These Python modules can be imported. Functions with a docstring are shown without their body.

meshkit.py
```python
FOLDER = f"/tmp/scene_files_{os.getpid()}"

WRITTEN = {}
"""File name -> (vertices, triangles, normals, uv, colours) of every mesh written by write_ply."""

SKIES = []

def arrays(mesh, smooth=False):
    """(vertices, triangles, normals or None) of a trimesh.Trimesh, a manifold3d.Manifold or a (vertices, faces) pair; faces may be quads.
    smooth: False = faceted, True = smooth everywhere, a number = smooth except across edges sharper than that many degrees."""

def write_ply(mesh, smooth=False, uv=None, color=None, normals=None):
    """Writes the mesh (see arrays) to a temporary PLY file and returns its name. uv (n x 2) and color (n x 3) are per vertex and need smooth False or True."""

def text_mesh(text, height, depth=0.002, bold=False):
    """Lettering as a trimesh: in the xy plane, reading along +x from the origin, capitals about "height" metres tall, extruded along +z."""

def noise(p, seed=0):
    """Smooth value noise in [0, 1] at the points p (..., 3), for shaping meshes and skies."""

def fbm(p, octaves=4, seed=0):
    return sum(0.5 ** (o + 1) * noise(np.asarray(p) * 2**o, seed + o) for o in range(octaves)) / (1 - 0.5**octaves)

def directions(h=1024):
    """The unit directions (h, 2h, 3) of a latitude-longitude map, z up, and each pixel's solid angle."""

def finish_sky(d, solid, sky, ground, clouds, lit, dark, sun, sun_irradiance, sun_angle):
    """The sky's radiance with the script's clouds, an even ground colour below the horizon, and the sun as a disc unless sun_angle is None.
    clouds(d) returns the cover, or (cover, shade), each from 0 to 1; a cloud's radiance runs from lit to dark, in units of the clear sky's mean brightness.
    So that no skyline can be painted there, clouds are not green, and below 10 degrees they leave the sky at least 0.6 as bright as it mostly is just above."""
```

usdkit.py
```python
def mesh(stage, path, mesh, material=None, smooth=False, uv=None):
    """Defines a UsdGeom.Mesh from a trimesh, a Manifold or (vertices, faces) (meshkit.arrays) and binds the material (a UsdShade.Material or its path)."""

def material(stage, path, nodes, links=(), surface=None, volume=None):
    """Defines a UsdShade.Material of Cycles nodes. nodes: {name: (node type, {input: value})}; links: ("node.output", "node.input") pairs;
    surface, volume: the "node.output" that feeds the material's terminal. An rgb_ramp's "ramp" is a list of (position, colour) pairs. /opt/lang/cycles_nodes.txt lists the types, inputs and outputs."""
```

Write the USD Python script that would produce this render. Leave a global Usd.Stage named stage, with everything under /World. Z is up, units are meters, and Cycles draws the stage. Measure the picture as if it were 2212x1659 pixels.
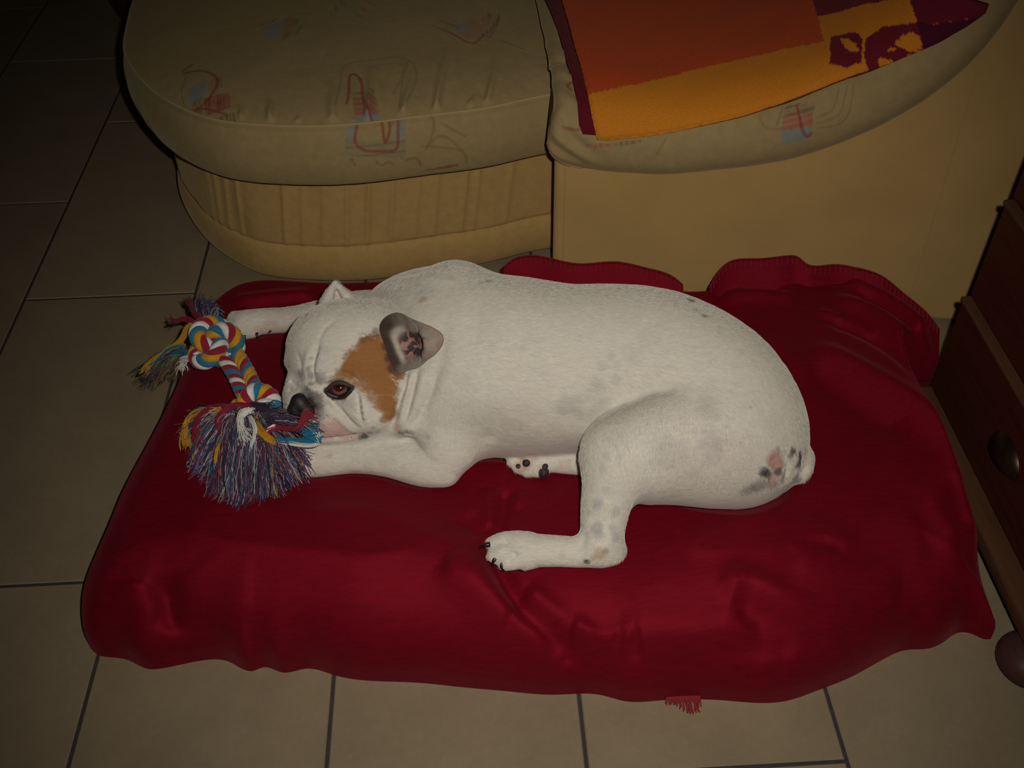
import math, random
import numpy as np, trimesh, usdkit, meshkit
from pxr import Usd, UsdGeom, UsdLux, Gf, Sdf, Vt
from scipy.interpolate import CubicSpline, PchipInterpolator
from scipy.spatial import Delaunay, cKDTree
from scipy.ndimage import gaussian_filter, map_coordinates, minimum_filter
import shapely
from shapely.geometry import Polygon, LineString

stage = Usd.Stage.CreateInMemory()
UsdGeom.SetStageUpAxis(stage, UsdGeom.Tokens.z)
UsdGeom.SetStageMetersPerUnit(stage, 1.0)
UsdGeom.Xform.Define(stage, '/World')
UsdGeom.Scope.Define(stage, '/World/Looks')
rng = np.random.default_rng(7)
V = lambda *a: np.array(a, float)

# ---------------------------------------------------------------- camera, light, exposure
EYE = V(*(0.8892, -0.9158, 1.2591))
RIGHT, UP, FWD = V(*(0.998512, -0.052989, -0.012854)), V(*(0.046134, 0.695386, 0.717154)), V(*(0.029063, 0.716680, -0.696796))
cam = UsdGeom.Camera.Define(stage, '/World/camera')
cam.CreateHorizontalApertureAttr(36.0); cam.CreateVerticalApertureAttr(27.0)
cam.CreateFocalLengthAttr(2200 / 2212 * 36.0)
cam.CreateClippingRangeAttr(Gf.Vec2f(0.05, 50))
cam.CreateExposureAttr(0.0)
cm = np.eye(4); cm[0, :3], cm[1, :3], cm[2, :3], cm[3, :3] = RIGHT, UP, -FWD, EYE
cam.AddTransformOp().Set(Gf.Matrix4d(cm.tolist()))

# the camera's built-in flash: a small lamp just beside the lens, in an otherwise dark evening room
flash = UsdLux.SphereLight.Define(stage, '/World/camera_flash')
flash.CreateRadiusAttr(0.011); flash.CreateIntensityAttr(11500.0); flash.CreateColorAttr(Gf.Vec3f(1.0, 0.955, 0.87))
ft = math.radians(4.0); fm = cm.copy(); fm[1, :3], fm[2, :3] = UP * math.cos(ft) + FWD * math.sin(ft), -FWD * math.cos(ft) + UP * math.sin(ft); fm[3, :3] = EYE + RIGHT * 0.055 + UP * 0.045
flash.AddTransformOp().Set(Gf.Matrix4d(fm.tolist()))
sh = UsdLux.ShapingAPI.Apply(flash.GetPrim()); sh.CreateShapingConeAngleAttr(40.0); sh.CreateShapingConeSoftnessAttr(1.0)
# faint warm room light
dome = UsdLux.DomeLight.Define(stage, '/World/room_light')
dome.CreateIntensityAttr(0.002); dome.CreateColorAttr(Gf.Vec3f(1.0, 0.8, 0.55))

# ---------------------------------------------------------------- helpers
counts, base_of = {}, {}
def numbered(parent, name):
    k = (parent, name); n = counts.get(k, 0); counts[k] = n + 1
    return parent + '/' + (name if n == 0 else f'{name}_{n:03d}')
def tag(prim, label=None, cat=None, group=None, kind=None):
    for k, v in (('label', label), ('category', cat), ('group', group), ('kind', kind)):
        if v: prim.SetCustomDataByKey(k, v)
    return prim
def thing(name, loc=(0, 0, 0), label=None, cat=None, group=None, kind=None, parent='/World'):
    path = numbered(parent, name); x = UsdGeom.Xform.Define(stage, path)
    pb = base_of.get(parent, np.zeros(3)); loc = V(*loc)
    x.AddTranslateOp().Set(Gf.Vec3d(*(loc - pb).tolist())); base_of[path] = loc
    tag(x.GetPrim(), label, cat, group, kind)
    return path
def part(parent, name, mesh, mat, smooth=30, tint=None, label=None, kind=None, cat=None, group=None, extra=None):
    """one Mesh prim under parent; mesh in world coordinates"""
    path = numbered(parent, name); b = base_of.get(parent, np.zeros(3)); base_of[path] = b
    if isinstance(mesh, (tuple, list)): v, f = np.asarray(mesh[0], float), np.asarray(mesh[1], int)
    else:
        v, f, _ = meshkit.arrays(mesh)
    if f.shape[1] == 4: f = np.vstack([f[:, [0, 1, 2]], f[:, [0, 2, 3]]])
    if tint is not None or extra: smooth = True if smooth else False
    m = usdkit.mesh(stage, path, (v - b, f), mat, smooth=smooth)
    if tint is not None:
        UsdGeom.PrimvarsAPI(m).CreatePrimvar('tint', Sdf.ValueTypeNames.Color3fArray, 'vertex').Set(Vt.Vec3fArray.FromNumpy(np.clip(tint, 0, 1).astype(np.float32)))
    tag(m.GetPrim(), label, cat, group, kind)
    return path
def look(name, nodes, links=(), surface='p.BSDF'):
    return usdkit.material(stage, '/World/Looks/' + name, nodes, links, surface)
def plain(name, col, rough=0.5, bump=None, vary=0.0, vscale=8, metal=0.0, sheen=0.0, spec=0.5, coat=0.0):
    n = {'p': ('principled_bsdf', {'base_color': col, 'roughness': rough, 'metallic': metal, 'sheen_weight': sheen, 'specular_ior_level': spec, 'coat_weight': coat}),
         'tc': ('texture_coordinate', {})}
    l = []
    if vary:
        c = np.array(col)
        n['nz'] = ('noise_texture', {'scale': vscale, 'detail': 5.0, 'roughness': 0.6})
        n['r'] = ('rgb_ramp', {'ramp': [(0.3, tuple(c * (1 - vary))), (0.7, tuple(np.minimum(c * (1 + vary), 1)))]})
        l += [('tc.object', 'nz.vector'), ('nz.fac', 'r.fac'), ('r.color', 'p.base_color')]
    if bump:
        n['bn'] = ('noise_texture', {'scale': bump[0], 'detail': 4.0}); n['b'] = ('bump', {'strength': bump[1], 'distance': bump[2]})
        l += [('tc.object', 'bn.vector'), ('bn.fac', 'b.height'), ('b.normal', 'p.normal')]
    return look(name, n, l)
def tinted(name, rough=0.8, sheen=0.0, sheen_tint=(1, 1, 1), bump=(400, 0.3, 0.002), vary=0.15, vscale=200, stretch=(1, 1, 1), spec=0.3, sheen_rough=0.4):
    """colour from the mesh's own colour values, with a fine procedural grain"""
    n = {'a': ('attribute', {'attribute': 'tint'}), 'tc': ('texture_coordinate', {}), 'm': ('mapping', {'scale': stretch}),
         'nz': ('noise_texture', {'scale': vscale, 'detail': 4.0, 'roughness': 0.65}),
         'r': ('rgb_ramp', {'ramp': [(0.25, (1 - vary,) * 3), (0.75, (1 + vary,) * 3)]}),
         'x': ('mix_color', {'blend_type': 'multiply', 'fac': 1.0, 'use_clamp': False}),
         'bn': ('noise_texture', {'scale': bump[0], 'detail': 3.0}), 'b': ('bump', {'strength': bump[1], 'distance': bump[2]}),
         'p': ('principled_bsdf', {'roughness': rough, 'sheen_weight': sheen, 'sheen_tint': sheen_tint, 'sheen_roughness': sheen_rough, 'specular_ior_level': spec})}
    return look(name, n, [('tc.object', 'm.vector'), ('m.vector', 'nz.vector'), ('nz.fac', 'r.fac'), ('a.color', 'x.a'), ('r.color', 'x.b'), ('x.result', 'p.base_color'),
                          ('m.vector', 'bn.vector'), ('bn.fac', 'b.height'), ('b.normal', 'p.normal')])

def grid_faces(nu, nv, closed_u=False):
    """faces of an nu x nv grid of vertices, index = i * nv + j"""
    i, j = np.meshgrid(np.arange(nu if closed_u else nu - 1), np.arange(nv - 1), indexing='ij')
    i2 = (i + 1) % nu
    return np.stack([i * nv + j, i2 * nv + j, i2 * nv + j + 1, i * nv + j + 1], -1).reshape(-1, 4)
def rounded_box(lo, hi, r=0.004, seg=2):
    lo, hi = np.array(lo, float), np.array(hi, float); r = min(r, (hi - lo).min() * 0.49)
    import manifold3d as m3
    s = m3.Manifold.sphere(r, 4 * seg)
    pts = [s.translate([float(q) for q in np.where(np.array(c), hi - r, lo + r)]) for c in np.ndindex(2, 2, 2)]
    return m3.Manifold.batch_hull(pts)
def tube(points, radius, n=8, closed=False, caps=True):
    p = np.asarray(points, float); k = len(p); radius = np.broadcast_to(radius, (k,))
    t = (np.roll(p, -1, 0) - np.roll(p, 1, 0)) if closed else np.gradient(p, axis=0)
    t = t / np.maximum(np.linalg.norm(t, axis=1, keepdims=True), 1e-12)
    u = np.cross(t[0], [0.3, 0.2, 0.9]); u /= np.linalg.norm(u); us = []
    for q in t:
        u = u - q * (u @ q); u /= np.linalg.norm(u); us.append(u)
    us = np.array(us); w = np.cross(t, us); a = np.arange(n) / n * 2 * np.pi
    v = p[:, None] + radius[:, None, None] * (np.cos(a)[None, :, None] * us[:, None] + np.sin(a)[None, :, None] * w[:, None])
    v = v.reshape(-1, 3); i, j = np.meshgrid(np.arange(k if closed else k - 1), np.arange(n), indexing='ij'); i2 = (i + 1) % k; j2 = (j + 1) % n
    f = np.stack([i * n + j, i * n + j2, i2 * n + j2, i2 * n + j], -1).reshape(-1, 4); f = np.vstack([f[:, [0, 1, 2]], f[:, [0, 2, 3]]])
    if caps and not closed:
        c0, c1 = len(v), len(v) + 1; v = np.vstack([v, p[0], p[-1]]); j = np.arange(n); j2 = (j + 1) % n
        f = np.vstack([f, np.stack([np.full(n, c0), j2, j], 1), np.stack([np.full(n, c1), (k - 1) * n + j, (k - 1) * n + j2], 1)])
    return v, f
def join(meshes):
    vs, fs, o = [], [], 0
    for v, f in meshes:
        f = np.asarray(f)
        if f.shape[1] == 4: f = np.vstack([f[:, [0, 1, 2]], f[:, [0, 2, 3]]])
        vs.append(v); fs.append(f + o); o += len(v)
    return np.vstack(vs), np.vstack(fs)
def spline(points, n, closed=False):
    p = np.asarray(points, float)
    if closed: p = np.vstack([p, p[:1]])
    d = np.r_[0, np.cumsum(np.linalg.norm(np.diff(p, axis=0), axis=1))]
    c = CubicSpline(d, p, bc_type='periodic' if closed else 'natural')
    return c(np.linspace(0, d[-1], n, endpoint=not closed))
def polyline(points, n):
    p = np.asarray(points, float); d = np.r_[0, np.cumsum(np.linalg.norm(np.diff(p, axis=0), axis=1))]
    x = np.linspace(0, d[-1], n); return np.stack([np.interp(x, d, p[:, k]) for k in range(p.shape[1])], 1)
def seg_dist(q, line):
    """distance of the points q to a polyline, and the position along it (0..1)"""
    line = np.asarray(line, float); best = np.full(len(q), 1e9); at = np.zeros(len(q)); L = np.r_[0, np.cumsum(np.linalg.norm(np.diff(line, axis=0), axis=1))]
    for k in range(len(line) - 1):
        a, b = line[k], line[k + 1]; ab = b - a; t = np.clip(((q - a) @ ab) / max(ab @ ab, 1e-12), 0, 1)
        d = np.linalg.norm(q - a - t[:, None] * ab, axis=1); m = d < best
        best[m] = d[m]; at[m] = (L[k] + t[m] * (L[k + 1] - L[k])) / L[-1]
    return best, at
def smooth01(x): x = np.clip(x, 0, 1); return x * x * (3 - 2 * x)
def paint(tint, q, shapes):
    """flat print on a surface: q are 2-D surface coordinates of the vertices.
    shapes: ('fill', polygon, colour, mix) | ('hatch', polygon, colour, mix, (dir, period)) | ('line', polyline, width, colour, mix)"""
    for s in shapes:
        if s[0] == 'line':
            pts = spline(s[1], 24) if len(s[1]) > 2 else np.asarray(s[1], float)
            box = (q >= pts.min(0) - s[2] * 2).all(1) & (q <= pts.max(0) + s[2] * 2).all(1); k = np.nonzero(box)[0]
            if not len(k): continue
            d, _ = seg_dist(q[k], pts); w = s[4] * (1 - smooth01((d - s[2] * 0.35) / (s[2] * 0.5)))
        else:
            poly = Polygon(np.asarray(s[1])[:, :2]).buffer(0); x0, y0, x1, y1 = poly.bounds
            k = np.nonzero((q[:, 0] >= x0) & (q[:, 0] <= x1) & (q[:, 1] >= y0) & (q[:, 1] <= y1))[0]
            if not len(k): continue
            w = shapely.contains_xy(poly, q[k, 0], q[k, 1]) * float(s[3])
            if s[0] == 'hatch':
                ph = (q[k] @ np.array(s[4][0])) / s[4][1]; w = w * (0.35 + 0.65 * (meshkit.noise(np.stack([ph * 2, 0 * ph, 0 * ph], 1), 3) > 0.45))
            w = w * (0.75 + 0.5 * meshkit.noise(np.stack([q[k, 0] * 90, q[k, 1] * 90, 0 * w], 1), 5))
        w = np.clip(w, 0, 1)[:, None]; tint[k] = tint[k] * (1 - w) + np.array(s[-1] if s[0] == 'x' else s[2] if s[0] != 'line' else s[3]) * w
    return tint

# ---------------------------------------------------------------- floor
# light beige tiles in a half-bond, each a piece of its own
TW, TD, G = 1 / 3, 0.6787, 0.0050
def tile_look(name, col):
    n = {'g': ('geometry', {}), 'n1': ('noise_texture', {'scale': 9.0, 'detail': 6.0, 'roughness': 0.65}), 'n2': ('noise_texture', {'scale': 90.0, 'detail': 4.0, 'roughness': 0.7}),
         'r1': ('rgb_ramp', {'ramp': [(0.3, tuple(np.array(col) * 0.9)), (0.7, tuple(np.array(col) * 1.08))]}), 'r2': ('rgb_ramp', {'ramp': [(0.3, (0.93,) * 3), (0.62, (1.0,) * 3), (0.75, (1.12,) * 3)]}),
         'x': ('mix_color', {'blend_type': 'multiply', 'fac': 1.0, 'use_clamp': False}), 'p': ('principled_bsdf', {'roughness': 0.42, 'specular_ior_level': 0.35})}
    return look(name, n, [('g.position', 'n1.vector'), ('g.position', 'n2.vector'), ('n1.fac', 'r1.fac'), ('n2.fac', 'r2.fac'), ('r1.color', 'x.a'), ('r2.color', 'x.b'), ('x.result', 'p.base_color')])
tile_mats = [tile_look(f'tile_{w}', c) for w, c in (('sand', (0.250, 0.194, 0.120)), ('pale', (0.260, 0.200, 0.124)), ('warm', (0.243, 0.187, 0.115)))]
grout = plain('grout', (0.035, 0.028, 0.026), 0.9, bump=(300, 0.3, 0.002), vary=0.2, vscale=40)
floor = thing('floor', (0, 0, 0), label='floor of large beige ceramic tiles laid in a half bond with dark grout', kind='structure')
part(floor, 'grout_bed', rounded_box((-1.4, -1.1, -0.04), (2.8, 3.2, -0.0025), 0.002), grout, smooth=False)
def tile_mesh(x0, y0, x1, y1, z):
    c = 0.0016; v = []
    for zz, i in ((-0.02, 0), (z - c, 0), (z, c)):
        v += [(x0 + i, y0 + i, zz), (x1 - i, y0 + i, zz), (x1 - i, y1 - i, zz), (x0 + i, y1 - i, zz)]
    f = [(8, 9, 10, 11)]
    for a in (0, 4):
        for k in range(4): f.append((a + k, a + (k + 1) % 4, a + 4 + (k + 1) % 4, a + 4 + k))
    return np.array(v), np.array(f)
for ci in range(-4, 8):
    off = 0.0 if ci % 2 == 0 else TD / 2
    for ri in range(-2, 5):
        y0 = ri * TD - off
        if y0 < -1.3 or y0 > 2.6: continue
        part(floor, 'tile', tile_mesh(ci * TW + G / 2, y0 + G / 2, (ci + 1) * TW - G / 2, y0 + TD - G / 2, rng.uniform(-0.0004, 0.0)), tile_mats[rng.integers(3)], smooth=False)

# ---------------------------------------------------------------- sofa
BEIGE = V(0.44, 0.275, 0.098); PRINT_GROUND = V(0.335, 0.240, 0.108)
RED, BLUE, PINK, DARK = V(0.23, 0.03, 0.025), V(0.16, 0.24, 0.26), V(0.36, 0.11, 0.075), V(0.10, 0.075, 0.05)
velvet = tinted('beige_velvet', 0.9, 0.25, (1, 0.85, 0.5), bump=(500, 0.25, 0.0015), vary=0.10, vscale=60, spec=0.15)
sofa = thing('sofa', (0.9, 1.0, 0), label='beige velvet sofa with a rounded end and patterned seat pad behind the dog', cat='sofa')

ZC = 0.37                                   # height of the seat cushion's upper seam
front = [(0.2061, 1.1898, 0.37), (0.2191, 1.0594, 0.37), (0.2421, 0.9411, 0.37), (0.2695, 0.8815, 0.37), (0.3081, 0.8166, 0.37), (0.3504, 0.7642, 0.37), (0.4019, 0.7162, 0.37), (0.4518, 0.684, 0.37), (0.5452, 0.6583, 0.37), (0.6207, 0.6495, 0.37), (0.7132, 0.6533, 0.37), (0.8142, 0.6706, 0.37), (0.921, 0.6895, 0.37), (1.0195, 0.7228, 0.37)]
fr = np.array(front)[:, :2]
xr = fr[-1, 0] + 0.028
ring = np.vstack([[fr[0] + [0.06, 0.5]], [fr[0] + [0.015, 0.2]], fr, [[fr[-1, 0] + 0.12, fr[-1, 1] + 0.012]]]); xr = ring[-1, 0]
vis = spline(ring, 900)
N_OUT = len(vis)
OUT = np.vstack([vis, polyline([vis[-1], [xr, 1.55], vis[0]], 60)[1:-1]])   # closed outline, counter-clockwise seen from above
CEN = V(0.62, 1.12)
tn = np.roll(OUT, -1, 0) - np.roll(OUT, 1, 0); tn /= np.linalg.norm(tn, axis=1, keepdims=True)
INW = np.stack([-tn[:, 1], tn[:, 0]], 1)     # inward normals
if ((CEN - OUT) * INW).sum(1).mean() < 0: INW = -INW
INW[N_OUT - 1] = (-1, 1)
arc = np.r_[0, np.cumsum(np.linalg.norm(np.diff(OUT, axis=0), axis=1))]
def skirt(levels, ripple=None):
    """rings of the outline at (inset, z); ripple(arc, z) is added to the inset"""
    v = []
    for d, z in levels:
        dd = d + (ripple(arc, z) if ripple is not None else 0)
        v.append(np.column_stack([OUT + INW * np.broadcast_to(dd, (len(OUT),))[:, None], np.full(len(OUT), z)]))
    n = len(levels); v = np.stack(v, 1).reshape(-1, 3)
    return v, grid_faces(len(OUT), n, True)
# top of the cushion: rings towards the middle, with gathers running in from the seam
rr = np.r_[np.linspace(0, 0.42, 130), np.linspace(0.45, 1, 14)]
ridges = [((0.5474, 0.6597), (0.5377, 0.7336), 0.006, 0.006), ((0.6549, 0.6639), (0.6411, 0.7761), 0.004, 0.008), ((0.7145, 0.6594), (0.7141, 0.8229), 0.007, 0.006), ((0.7737, 0.6658), (0.7859, 0.782), 0.005, 0.007), ((0.8309, 0.6756), (0.8551, 0.8853), 0.008, 0.006), ((0.8871, 0.6841), (0.8972, 0.7223), 0.004, 0.005), ((0.9194, 0.6912), (0.9401, 0.8231), 0.005, 0.006), ((0.9504, 0.6985), (0.9615, 0.7173), 0.003, 0.005), ((0.5927, 0.6547), (0.5894, 0.6731), 0.004, 0.005), ((0.5168, 0.6651), (0.5121, 0.6556), 0.003, 0.004), ((0.6126, 0.6517), (0.6192, 0.6552), 0.003, 0.004), ((0.4965, 0.6697), (0.487, 0.7129), 0.004, 0.006), ((0.8014, 0.6716), (0.8013, 0.6727), 0.003, 0.004), ((0.6872, 0.6537), (0.6845, 0.6549), 0.003, 0.004)]
pos, inset = [], []
for r in rr:
    base = OUT + INW * 0.004
    pos.append(base + (CEN - base) * r); inset.append(shapely.distance(LineString(vis), shapely.points(pos[-1])))
pos, inset = np.stack(pos, 1).reshape(-1, 2), np.stack(inset, 1).ravel()
inset = np.maximum(inset - 0.0042, 0); z = ZC + 0.030 * (1 - np.exp(-inset / 0.06)) + 0.012 * smooth01(inset / 0.4)
z += 0.006 * (meshkit.fbm(np.column_stack([pos * 9, 0 * z]), 3, 4) - 0.5) * smooth01(inset / 0.05)
ar = np.repeat(arc, len(rr))
gath = np.interp(ar % 0.02, [0, 0.02], [0, 0])
fine = meshkit.noise(np.column_stack([ar * 60, inset * 6, 0 * ar]), 9) - 0.5
z += 0.0026 * fine * np.exp(-inset / 0.035) * smooth01(inset / 0.02)
for a, b, amp, w in ridges:
    a, b = np.array(a), np.array(b); near = (np.abs(pos - (a + b) / 2) < 0.25).all(1); k = np.nonzero(near)[0]
    d, t = seg_dist(pos[k], [a, (a + b) / 2 + 0.004, b]); z[k] += 1.9 * amp * np.exp(-(d / w) ** 2) * (1 - smooth01(t)) * smooth01(inset[k] / 0.012)
top_v, top_f = np.column_stack([pos, z]), grid_faces(len(OUT), len(rr), True)
def border_ripple(a, zz):
    left = np.exp(-((OUT[:, 0] - 0.14) / 0.16) ** 2) + 0.25
    return 0.0022 * left * np.clip((ZC - 0.008 - zz) / 0.02, 0, 1) * (meshkit.noise(np.column_stack([a * 45, np.full_like(a, zz * 10), 0 * a]), 2) - 0.5)
edge = [(0.0042, ZC), (0.0015, ZC + 0.0012), (-0.0012, ZC + 0.0008), (-0.0028, ZC - 0.0012), (-0.0030, ZC - 0.004)]
bl = edge + [(-0.012 * math.sin(math.pi * t) ** 0.7 - 0.001, ZC - 0.005 - 0.112 * t) for t in np.linspace(0.03, 0.97, 54)] + [(0.004, ZC - 0.121), (0.03, ZC - 0.123), (0.10, ZC - 0.12)]
bor_v, bor_f = skirt(bl, border_ripple)
cv, cf = join([(top_v, top_f[:, ::-1]), (bor_v, bor_f[:, ::-1])])
ct = np.tile(PRINT_GROUND, (len(cv), 1)) * (0.93 + 0.14 * meshkit.fbm(cv * 5, 3, 8))[:, None]
q_top = [(x, y) for x, y in ()]
def T(*pts): return [p[:2] for p in pts]
top_prints = [
    ('fill', T((0.5102, 0.9792, 0.41), (0.5429, 0.9765, 0.41), (0.5499, 0.9114, 0.41), (0.5153, 0.9142, 0.41)), BLUE, .5), ('hatch', T((0.5391, 0.9788, 0.41), (0.5639, 0.9768, 0.41), (0.5685, 0.9138, 0.41), (0.5447, 0.9119, 0.41)), PINK, .6, ((1, 0), .004)),
    ('line', T((0.5047, 0.9736, 0.41), (0.5316, 0.9835, 0.41), (0.5678, 0.9725, 0.41), (0.5739, 0.9287, 0.41), (0.5481, 0.9116, 0.41), (0.5127, 0.9221, 0.41)), .004, DARK, .5),
    ('fill', T((0.856, 0.9313, 0.41), (0.8949, 0.9579, 0.41), (0.8832, 0.8961, 0.41)), BLUE, .5), ('hatch', T((0.8949, 0.9579, 0.41), (0.9422, 0.9742, 0.41), (0.917, 0.8782, 0.41), (0.8848, 0.8902, 0.41)), PINK, .45, ((1, .3), .004)),
    ('line', T((0.8421, 0.9265, 0.41), (0.8711, 0.9558, 0.41), (0.911, 0.9666, 0.41), (0.9466, 0.9739, 0.41), (0.9173, 0.8876, 0.41), (0.9014, 0.8681, 0.41), (0.8703, 0.8971, 0.41), (0.842, 0.9226, 0.41)), .004, RED, .6),
    ('line', T((0.9327, 0.8864, 0.41), (0.9497, 0.9434, 0.41), (0.9554, 0.9732, 0.41)), .003, DARK, .5), ('line', T((0.9262, 0.8965, 0.41), (0.9432, 0.934, 0.41)), .003, DARK, .4),
    ('hatch', T((0.6289, 0.9999, 0.41), (0.6542, 1.0605, 0.41), (0.7043, 1.0564, 0.41), (0.6719, 0.9923, 0.41)), BLUE, .3, ((0, 1), .006)), ('line', T((0.6313, 1.0038, 0.41), (0.6666, 1.0811, 0.41)), .004, DARK, .5), ('line', T((0.6828, 0.9873, 0.41), (0.7153, 1.0555, 0.41)), .005, PINK, .6),
    ('fill', T((0.3947, 0.7748, 0.4), (0.4248, 0.7895, 0.4), (0.4284, 0.742, 0.4), (0.3978, 0.7345, 0.4)), BLUE, .6), ('hatch', T((0.4256, 0.7843, 0.4), (0.451, 0.7944, 0.4), (0.4578, 0.7598, 0.4), (0.4322, 0.7484, 0.4)), PINK, .5, ((1, .2), .004)),
    ('fill', T((0.4231, 0.7386, 0.395), (0.4702, 0.7449, 0.395), (0.4776, 0.7052, 0.395), (0.4343, 0.6989, 0.395)), PINK, .6), ('hatch', T((0.4231, 0.7386, 0.395), (0.4702, 0.7449, 0.395), (0.4776, 0.7052, 0.395), (0.4343, 0.6989, 0.395)), RED, .5, ((1, .1), .005)),
    ('line', T((0.3776, 0.8211, 0.4), (0.3987, 0.8229, 0.4), (0.4303, 0.8064, 0.4), (0.4443, 0.7846, 0.4), (0.4301, 0.732, 0.4), (0.406, 0.7102, 0.39)), .004, RED, .65), ('line', T((0.374, 0.8319, 0.4), (0.3883, 0.8451, 0.4)), .005, RED, .6),
    ('line', T((0.3905, 0.7109, 0.385), (0.4129, 0.7188, 0.385), (0.4382, 0.7104, 0.385), (0.4695, 0.6921, 0.385)), .004, RED, .6), ('hatch', T((0.4501, 0.6883, 0.38), (0.4833, 0.6937, 0.38), (0.4891, 0.6697, 0.38), (0.4606, 0.6611, 0.38)), DARK, .6, ((1, .1), .006)), ('hatch', T((0.402, 0.7332, 0.39), (0.4209, 0.7449, 0.39), (0.4269, 0.7086, 0.39), (0.412, 0.6938, 0.39)), DARK, .45, ((1, .5), .006)),
    ('line', T((0.3839, 0.8135, 0.4), (0.3802, 0.7793, 0.4), (0.3925, 0.7284, 0.4), (0.399, 0.7139, 0.39)), .002, DARK, .4),
    ('hatch', T((0.6842, 0.7255, 0.4), (0.7243, 0.7258, 0.4), (0.7301, 0.683, 0.4), (0.6907, 0.6828, 0.4)), DARK, .5, ((0, 1), .008)), ('hatch', T((0.6868, 0.7015, 0.39), (0.7296, 0.708, 0.39), (0.7335, 0.6652, 0.38), (0.6944, 0.6588, 0.38)), PINK, .8, ((0, 1), .010)), ('fill', T((0.6901, 0.668, 0.375), (0.7342, 0.6741, 0.375), (0.7368, 0.6489, 0.375), (0.6945, 0.646, 0.375)), BLUE, .55),
    ('line', T((0.6778, 0.6953, 0.385), (0.6803, 0.7225, 0.4), (0.6868, 0.776, 0.4), (0.6938, 0.7685, 0.4), (0.7043, 0.7137, 0.395), (0.7176, 0.668, 0.38), (0.7236, 0.6552, 0.372)), .0045, RED, .7),
    ('line', T((0.6585, 0.6883, 0.38), (0.6644, 0.7572, 0.4), (0.6724, 0.8073, 0.405), (0.7072, 0.8176, 0.41), (0.7818, 0.8189, 0.41), (0.7938, 0.7966, 0.41), (0.7807, 0.6938, 0.385)), .003, DARK, .3), ('line', T((0.782, 0.8117, 0.41), (0.7727, 0.7488, 0.4), (0.7681, 0.6868, 0.385)), .003, DARK, .3), ('line', T((0.716, 0.7951, 0.405), (0.7668, 0.8052, 0.405), (0.7581, 0.7189, 0.39)), .003, DARK, .25)]
paint(ct[:len(top_v)], top_v[:, :2], top_prints)
def B(*pts): return [(p[0], p[2]) for p in pts]
bm = np.zeros(len(cv), bool); bm[len(top_v):] = cv[len(top_v):, 1] < 0.80
bc = ct[bm]; y_ = .645
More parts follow.
